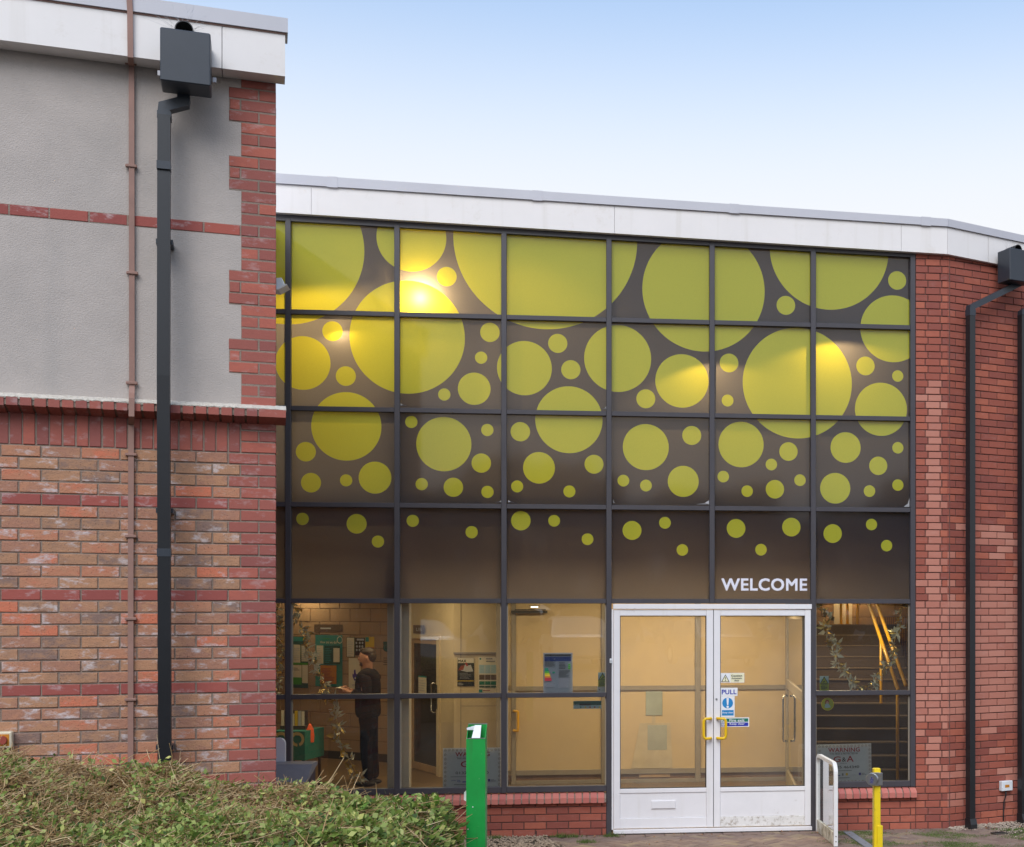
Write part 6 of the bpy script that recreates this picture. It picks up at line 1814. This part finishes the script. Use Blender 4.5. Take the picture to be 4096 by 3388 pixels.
def leafmat(name, stops):
    m = bpy.data.materials.new(name); N, L = nodes_of(m); b = N['Principled BSDF']
    g = N.new('ShaderNodeNewGeometry'); cr = N.new('ShaderNodeValToRGB')
    while len(cr.color_ramp.elements) < len(stops): cr.color_ramp.elements.new(.5)
    for e, (p, c) in zip(cr.color_ramp.elements, stops): e.position = p; e.color = (*c, 1)
    L.new(g.outputs['Random Per Island'], cr.inputs[0]); L.new(cr.outputs[0], b.inputs['Base Color'])
    b.inputs['Roughness'].default_value = .5; b.inputs['Specular IOR Level'].default_value = .4
    o = N['Material Output']; tl = N.new('ShaderNodeBsdfTranslucent'); L.new(cr.outputs[0], tl.inputs[0])
    ms = N.new('ShaderNodeMixShader'); ms.inputs[0].default_value = .25
    L.new(b.outputs[0], ms.inputs[1]); L.new(tl.outputs[0], ms.inputs[2]); L.new(ms.outputs[0], o.inputs[0])
    return m
M_LEAF = leafmat('hedge_leaf', [(0, (.05, .10, .02)), (.25, (.14, .21, .035)), (.55, (.25, .32, .07)), (.85, (.38, .43, .13)), (1, (.62, .58, .18))])
M_TWIG = leafmat('hedge_straw', [(0, (.22, .12, .05)), (.3, (.48, .30, .13)), (.7, (.70, .49, .25)), (1, (.84, .66, .40))])
def frame_vis(n, xlo, xhi):
    x = rh.uniform(xlo, xhi, n); y = rh.uniform(3.95, 6.92, n); return x, y
# leaves
N_ = 165000
x, y = frame_vis(N_, -5.15, XR + .02)
z, yb = hz(x, y)
straw = 1 / (1 + np.exp((x - XR + 1.0 + .5 * (5.6 - y)) * 2.4))       # dry cut growth towards the left and back
patch = .5 + .5 * np.sin(x * 6.1 + 2 * np.sin(y * 5)) * np.sin(y * 7.7 + x * 2)
keep = (rh.uniform(0, 1, N_) > (.15 + straw * .85) * (.6 + .55 * patch)) & (y < yb + .16) & (np.sin(x * 13 + 2.5 * np.sin(y * 9)) * np.sin(y * 15 + 2 * np.sin(x * 7)) < rh.normal(.55, .25, N_))
x, y, z = x[keep], y[keep], z[keep]
n = len(x)
dep = rh.exponential(.034, n); z = z - np.minimum(dep, .16) + rh.uniform(0, .03, n)
L_ = rh.uniform(.010, .036, n) * (1 + .35 * (x > XR - .45)); Wd = L_ * rh.uniform(.28, .42, n)
d = rh.normal(0, 1, (n, 3)); d[:, 2] = np.abs(d[:, 2]) * .5 + .1; d[:, 0] += .3; d /= np.linalg.norm(d, axis=1)[:, None]
sdv = np.cross(d, rh.normal(0, 1, (n, 3)) + np.array([0, -.4, 1.1])); sdv /= np.linalg.norm(sdv, axis=1)[:, None]
P = np.stack([x, y, z], 1)
V = np.empty((n, 4, 3)); V[:, 0] = P; V[:, 1] = P + d * (L_ * .5)[:, None] + sdv * Wd[:, None] * .9; V[:, 2] = P + d * L_[:, None]; V[:, 3] = P + d * (L_ * .5)[:, None] - sdv * Wd[:, None] * .9
me = bpy.data.meshes.new('leaves'); me.vertices.add(n * 4); me.vertices.foreach_set('co', V.ravel()); 
me.loops.add(n * 4); me.loops.foreach_set('vertex_index', np.arange(n * 4)); me.polygons.add(n); me.polygons.foreach_set('loop_start', np.arange(n) * 4)
me.materials.append(M_LEAF); me.update(calc_edges=True); mkobj('leaves', me, HB, kind='stuff')
# cut stems and dry grass
N_ = 155000
x, y = frame_vis(N_, -5.15, XR)
z, yb = hz(x, y)
straw = 1 / (1 + np.exp((x - XR + .95 + .5 * (5.6 - y)) * 2.2))
keep = (rh.uniform(0, 1, N_) < .20 + .80 * straw) & (y < yb + .12)
x, y, z = x[keep], y[keep], z[keep]; n = len(x)
z = z - rh.uniform(.0, .06, n)
L_ = rh.exponential(.028, n) + .018; L_ = np.minimum(L_, .16); rad_ = rh.uniform(.0012, .0034, n)
d = np.stack([rh.normal(.40, .75, n), rh.normal(0, .7, n), rh.normal(.20, .32, n)], 1); d /= np.linalg.norm(d, axis=1)[:, None]
s1v = np.cross(d, np.array([0, 0, 1.0]) + rh.normal(0, .1, (n, 3))); s1v /= np.linalg.norm(s1v, axis=1)[:, None]; s2v = np.cross(d, s1v)
P = np.stack([x, y, z], 1); bend = rh.normal(0, .12, (n, 3))
V = np.empty((n, 9, 3))
for r in range(3):
    c = P + d * (L_ * r / 2)[:, None] + bend * (L_ * (r / 2) ** 2)[:, None]
    for k in range(3):
        a = 2 * math.pi * k / 3; V[:, r * 3 + k] = c + (s1v * math.cos(a) + s2v * math.sin(a)) * (rad_ * (1 - .25 * r))[:, None]
quads = []
for r in range(2):
    for k in range(3): quads.append((r * 3 + k, r * 3 + (k + 1) % 3, r * 3 + 3 + (k + 1) % 3, r * 3 + 3 + k))
idx = (np.arange(n)[:, None, None] * 9 + np.array(quads)[None]).ravel()
me = bpy.data.meshes.new('cut_stems'); me.vertices.add(n * 9); me.vertices.foreach_set('co', V.ravel()); me.loops.add(len(idx)); me.loops.foreach_set('vertex_index', idx)
me.polygons.add(n * 6); me.polygons.foreach_set('loop_start', np.arange(n * 6) * 4); me.materials.append(M_TWIG); me.update(calc_edges=True); mkobj('cut_stems', me, HB, kind='stuff')
# a few broad bright leaves at the right end
V, Fc = [], []
for k in range(130):
    x = XR + rh.uniform(-.38, .0); y = rh.uniform(5.9, 6.75); zt_ = float(hz(np.array([min(x, XR - .12)]), np.array([y]))[0][0]) - rh.uniform(0, .28) * (x > XR - .2)
    d = Vector((rh.normal(.4, .6), rh.normal(-.3, .5), rh.normal(.2, .5))).normalized(); s_ = d.cross(Vector((rh.normal(0, .3), rh.normal(0, .3), 1))).normalized(); L1 = rh.uniform(.035, .075); w_ = L1 * .26; up = d.cross(s_) * .006
    o = len(V); p = Vector((x, y, zt_)); V += [p, p + d * L1 * .4 + s_ * w_, p + d * L1 * .75 + s_ * w_ * .6, p + d * L1, p + d * L1 * .75 - s_ * w_ * .6, p + d * L1 * .4 - s_ * w_, p + d * L1 * .5 + up]
    Fc += [(o + a, o + b, o + 6) for a, b in ((0, 1), (1, 2), (2, 3), (3, 4), (4, 5), (5, 0))]
me = bpy.data.meshes.new('broad_leaves'); me.from_pydata([tuple(v) for v in V], [], Fc); me.materials.append(leafmat('broad_leaf', [(0, (.08, .16, .02)), (.5, (.14, .27, .035)), (1, (.22, .34, .10))])); mkobj('broad_leaves', me, HB, kind='stuff')

# ================================================================== woodland behind the viewer (seen only as reflections)
rw = np.random.default_rng(5); n = 11000
x = rw.uniform(-75, 75, n); top = 8.6 + .9 * np.sin(x * .21 + 1) + .7 * np.sin(x * .53) + .5 * np.sin(x * 1.3)
y = -rw.uniform(38, 48, n); z = top * (1 - rw.uniform(0, 1, n) ** 1.7)
s_ = rw.uniform(.35, .9, n)
P = np.stack([x, y, z], 1); d1 = rw.normal(0, 1, (n, 3)); d1 /= np.linalg.norm(d1, axis=1)[:, None]; d2 = np.cross(d1, rw.normal(0, 1, (n, 3))); d2 /= np.linalg.norm(d2, axis=1)[:, None]
V = np.empty((n, 4, 3)); V[:, 0] = P - d1 * s_[:, None]; V[:, 1] = P + d2 * s_[:, None]; V[:, 2] = P + d1 * s_[:, None]; V[:, 3] = P - d2 * s_[:, None]
me = bpy.data.meshes.new('woodland'); me.vertices.add(n * 4); me.vertices.foreach_set('co', V.ravel()); me.loops.add(n * 4); me.loops.foreach_set('vertex_index', np.arange(n * 4)); me.polygons.add(n); me.polygons.foreach_set('loop_start', np.arange(n) * 4)
me.materials.append(leafmat('far_leaf', [(0, (.04, .05, .02)), (1, (.10, .11, .05))])); me.update(calc_edges=True)
mkobj('woodland', me, kind='stuff', label='dark woodland mirrored faintly in the glass front', cat='trees')

# ================================================================== cars on the car park behind the viewer (they show as reflections)
def car(x, y, rz, paint, label, roof=1.45, ln=4.2):
    zg_ = gw(x, y)
    T = thing('parked_car', label, 'car', (x, y, zg_), W0, rz, group='cars parked behind the viewer')
    side = [(-ln / 2, .35), (-ln / 2 + .05, .72), (-ln * .32, .92), (-ln * .2, roof * .95), (-ln * .02, roof), (ln * .22, roof * .97), (ln * .38, .98), (ln / 2 - .03, .90), (ln / 2, .38), (ln / 2 - .1, .26), (-ln / 2 + .1, .26)]
    bm_ = bmesh.new(); rows_ = []
    for yy, k in ((-.86, .0), (-.80, .5), (-.60, 1), (.60, 1), (.80, .5), (.86, 0)):
        rows_.append([bm_.verts.new((px * (1 - .03 * (1 - k)), yy if pz < 1.0 else yy * .86, pz - (.05 * (1 - k) if pz > .9 else 0))) for px, pz in side])
    n_ = len(side)
    for a_, b_ in zip(rows_[:-1], rows_[1:]):
        for i in range(n_): bm_.faces.new((a_[i], a_[(i + 1) % n_], b_[(i + 1) % n_], b_[i]))
    bm_.faces.new(rows_[0][::-1]); bm_.faces.new(rows_[-1])
    m = MB(); m.addbm(bm_, paint, False); m.build('body', T)
    for sy in (-1, 1):
        m = MB(); m.prism([(-ln * .29, .95), (-ln * .19, roof * .92), (ln * .2, roof * .93), (ln * .34, .98)], sy * .80 - .075, sy * .80 + .075, M_NAVY); m.build('side_window', T)
    m = MB(); m.add([(-ln * .325, -.62, .93), (-ln * .325, .62, .93), (-ln * .205, .55, roof * .94), (-ln * .205, -.55, roof * .94)], [(0, 1, 2, 3)], M_NAVY); m.build('windscreen', T, (-.012, 0, .012))
    for px in (-ln * .31, ln * .31):
        for sy in (-1, 1):
            W_ = mkobj('wheel', None, T, (px, sy * .80, .31))
            m = MB(); m.lathe([(.20, -.09), (.31, -.08), (.31, .08), (.20, .09)], M_CABLE, 22, (0, 0, 0), 'y'); m.build('tyre', W_)
            m = MB(); m.lathe([(.01, -.095), (.20, -.092), (.20, .092), (.01, .095)], M_STEEL, 14, (0, 0, 0), 'y'); m.build('rim', W_)
    for sy in (-1, 1):
        m = MB(); m.box(-ln / 2 - .005, -ln / 2 + .10, sy * .62 - .14, sy * .62 + .14, .62, .76, M_PLW, .02); m.build('headlight', T)
    m = MB(); m.box(-ln / 2 - .012, -ln / 2 + .02, -.26, .26, .42, .53, M_TAPEW, .004); m.build('number_plate', T)
M_SILV = pmat('silver_paint', (.42, .43, .45), .25, .04, 3, metal=.6, coat=.6); M_CWHT = pmat('white_car_paint', (.74, .75, .77), .3, .03, 3, coat=.6)
car(-3.2, -9.5, R(62), M_SILV, 'silver car mirrored as a pale roof line in the third window')
car(1.9, -12.5, R(90), M_CWHT, 'white car mirrored head on in the right door', 1.5)
car(6.0, -12.0, R(85), pmat('dark_car_paint', (.03, .035, .05), .25, .1, 3, coat=.6), 'dark car mirrored in the end window')
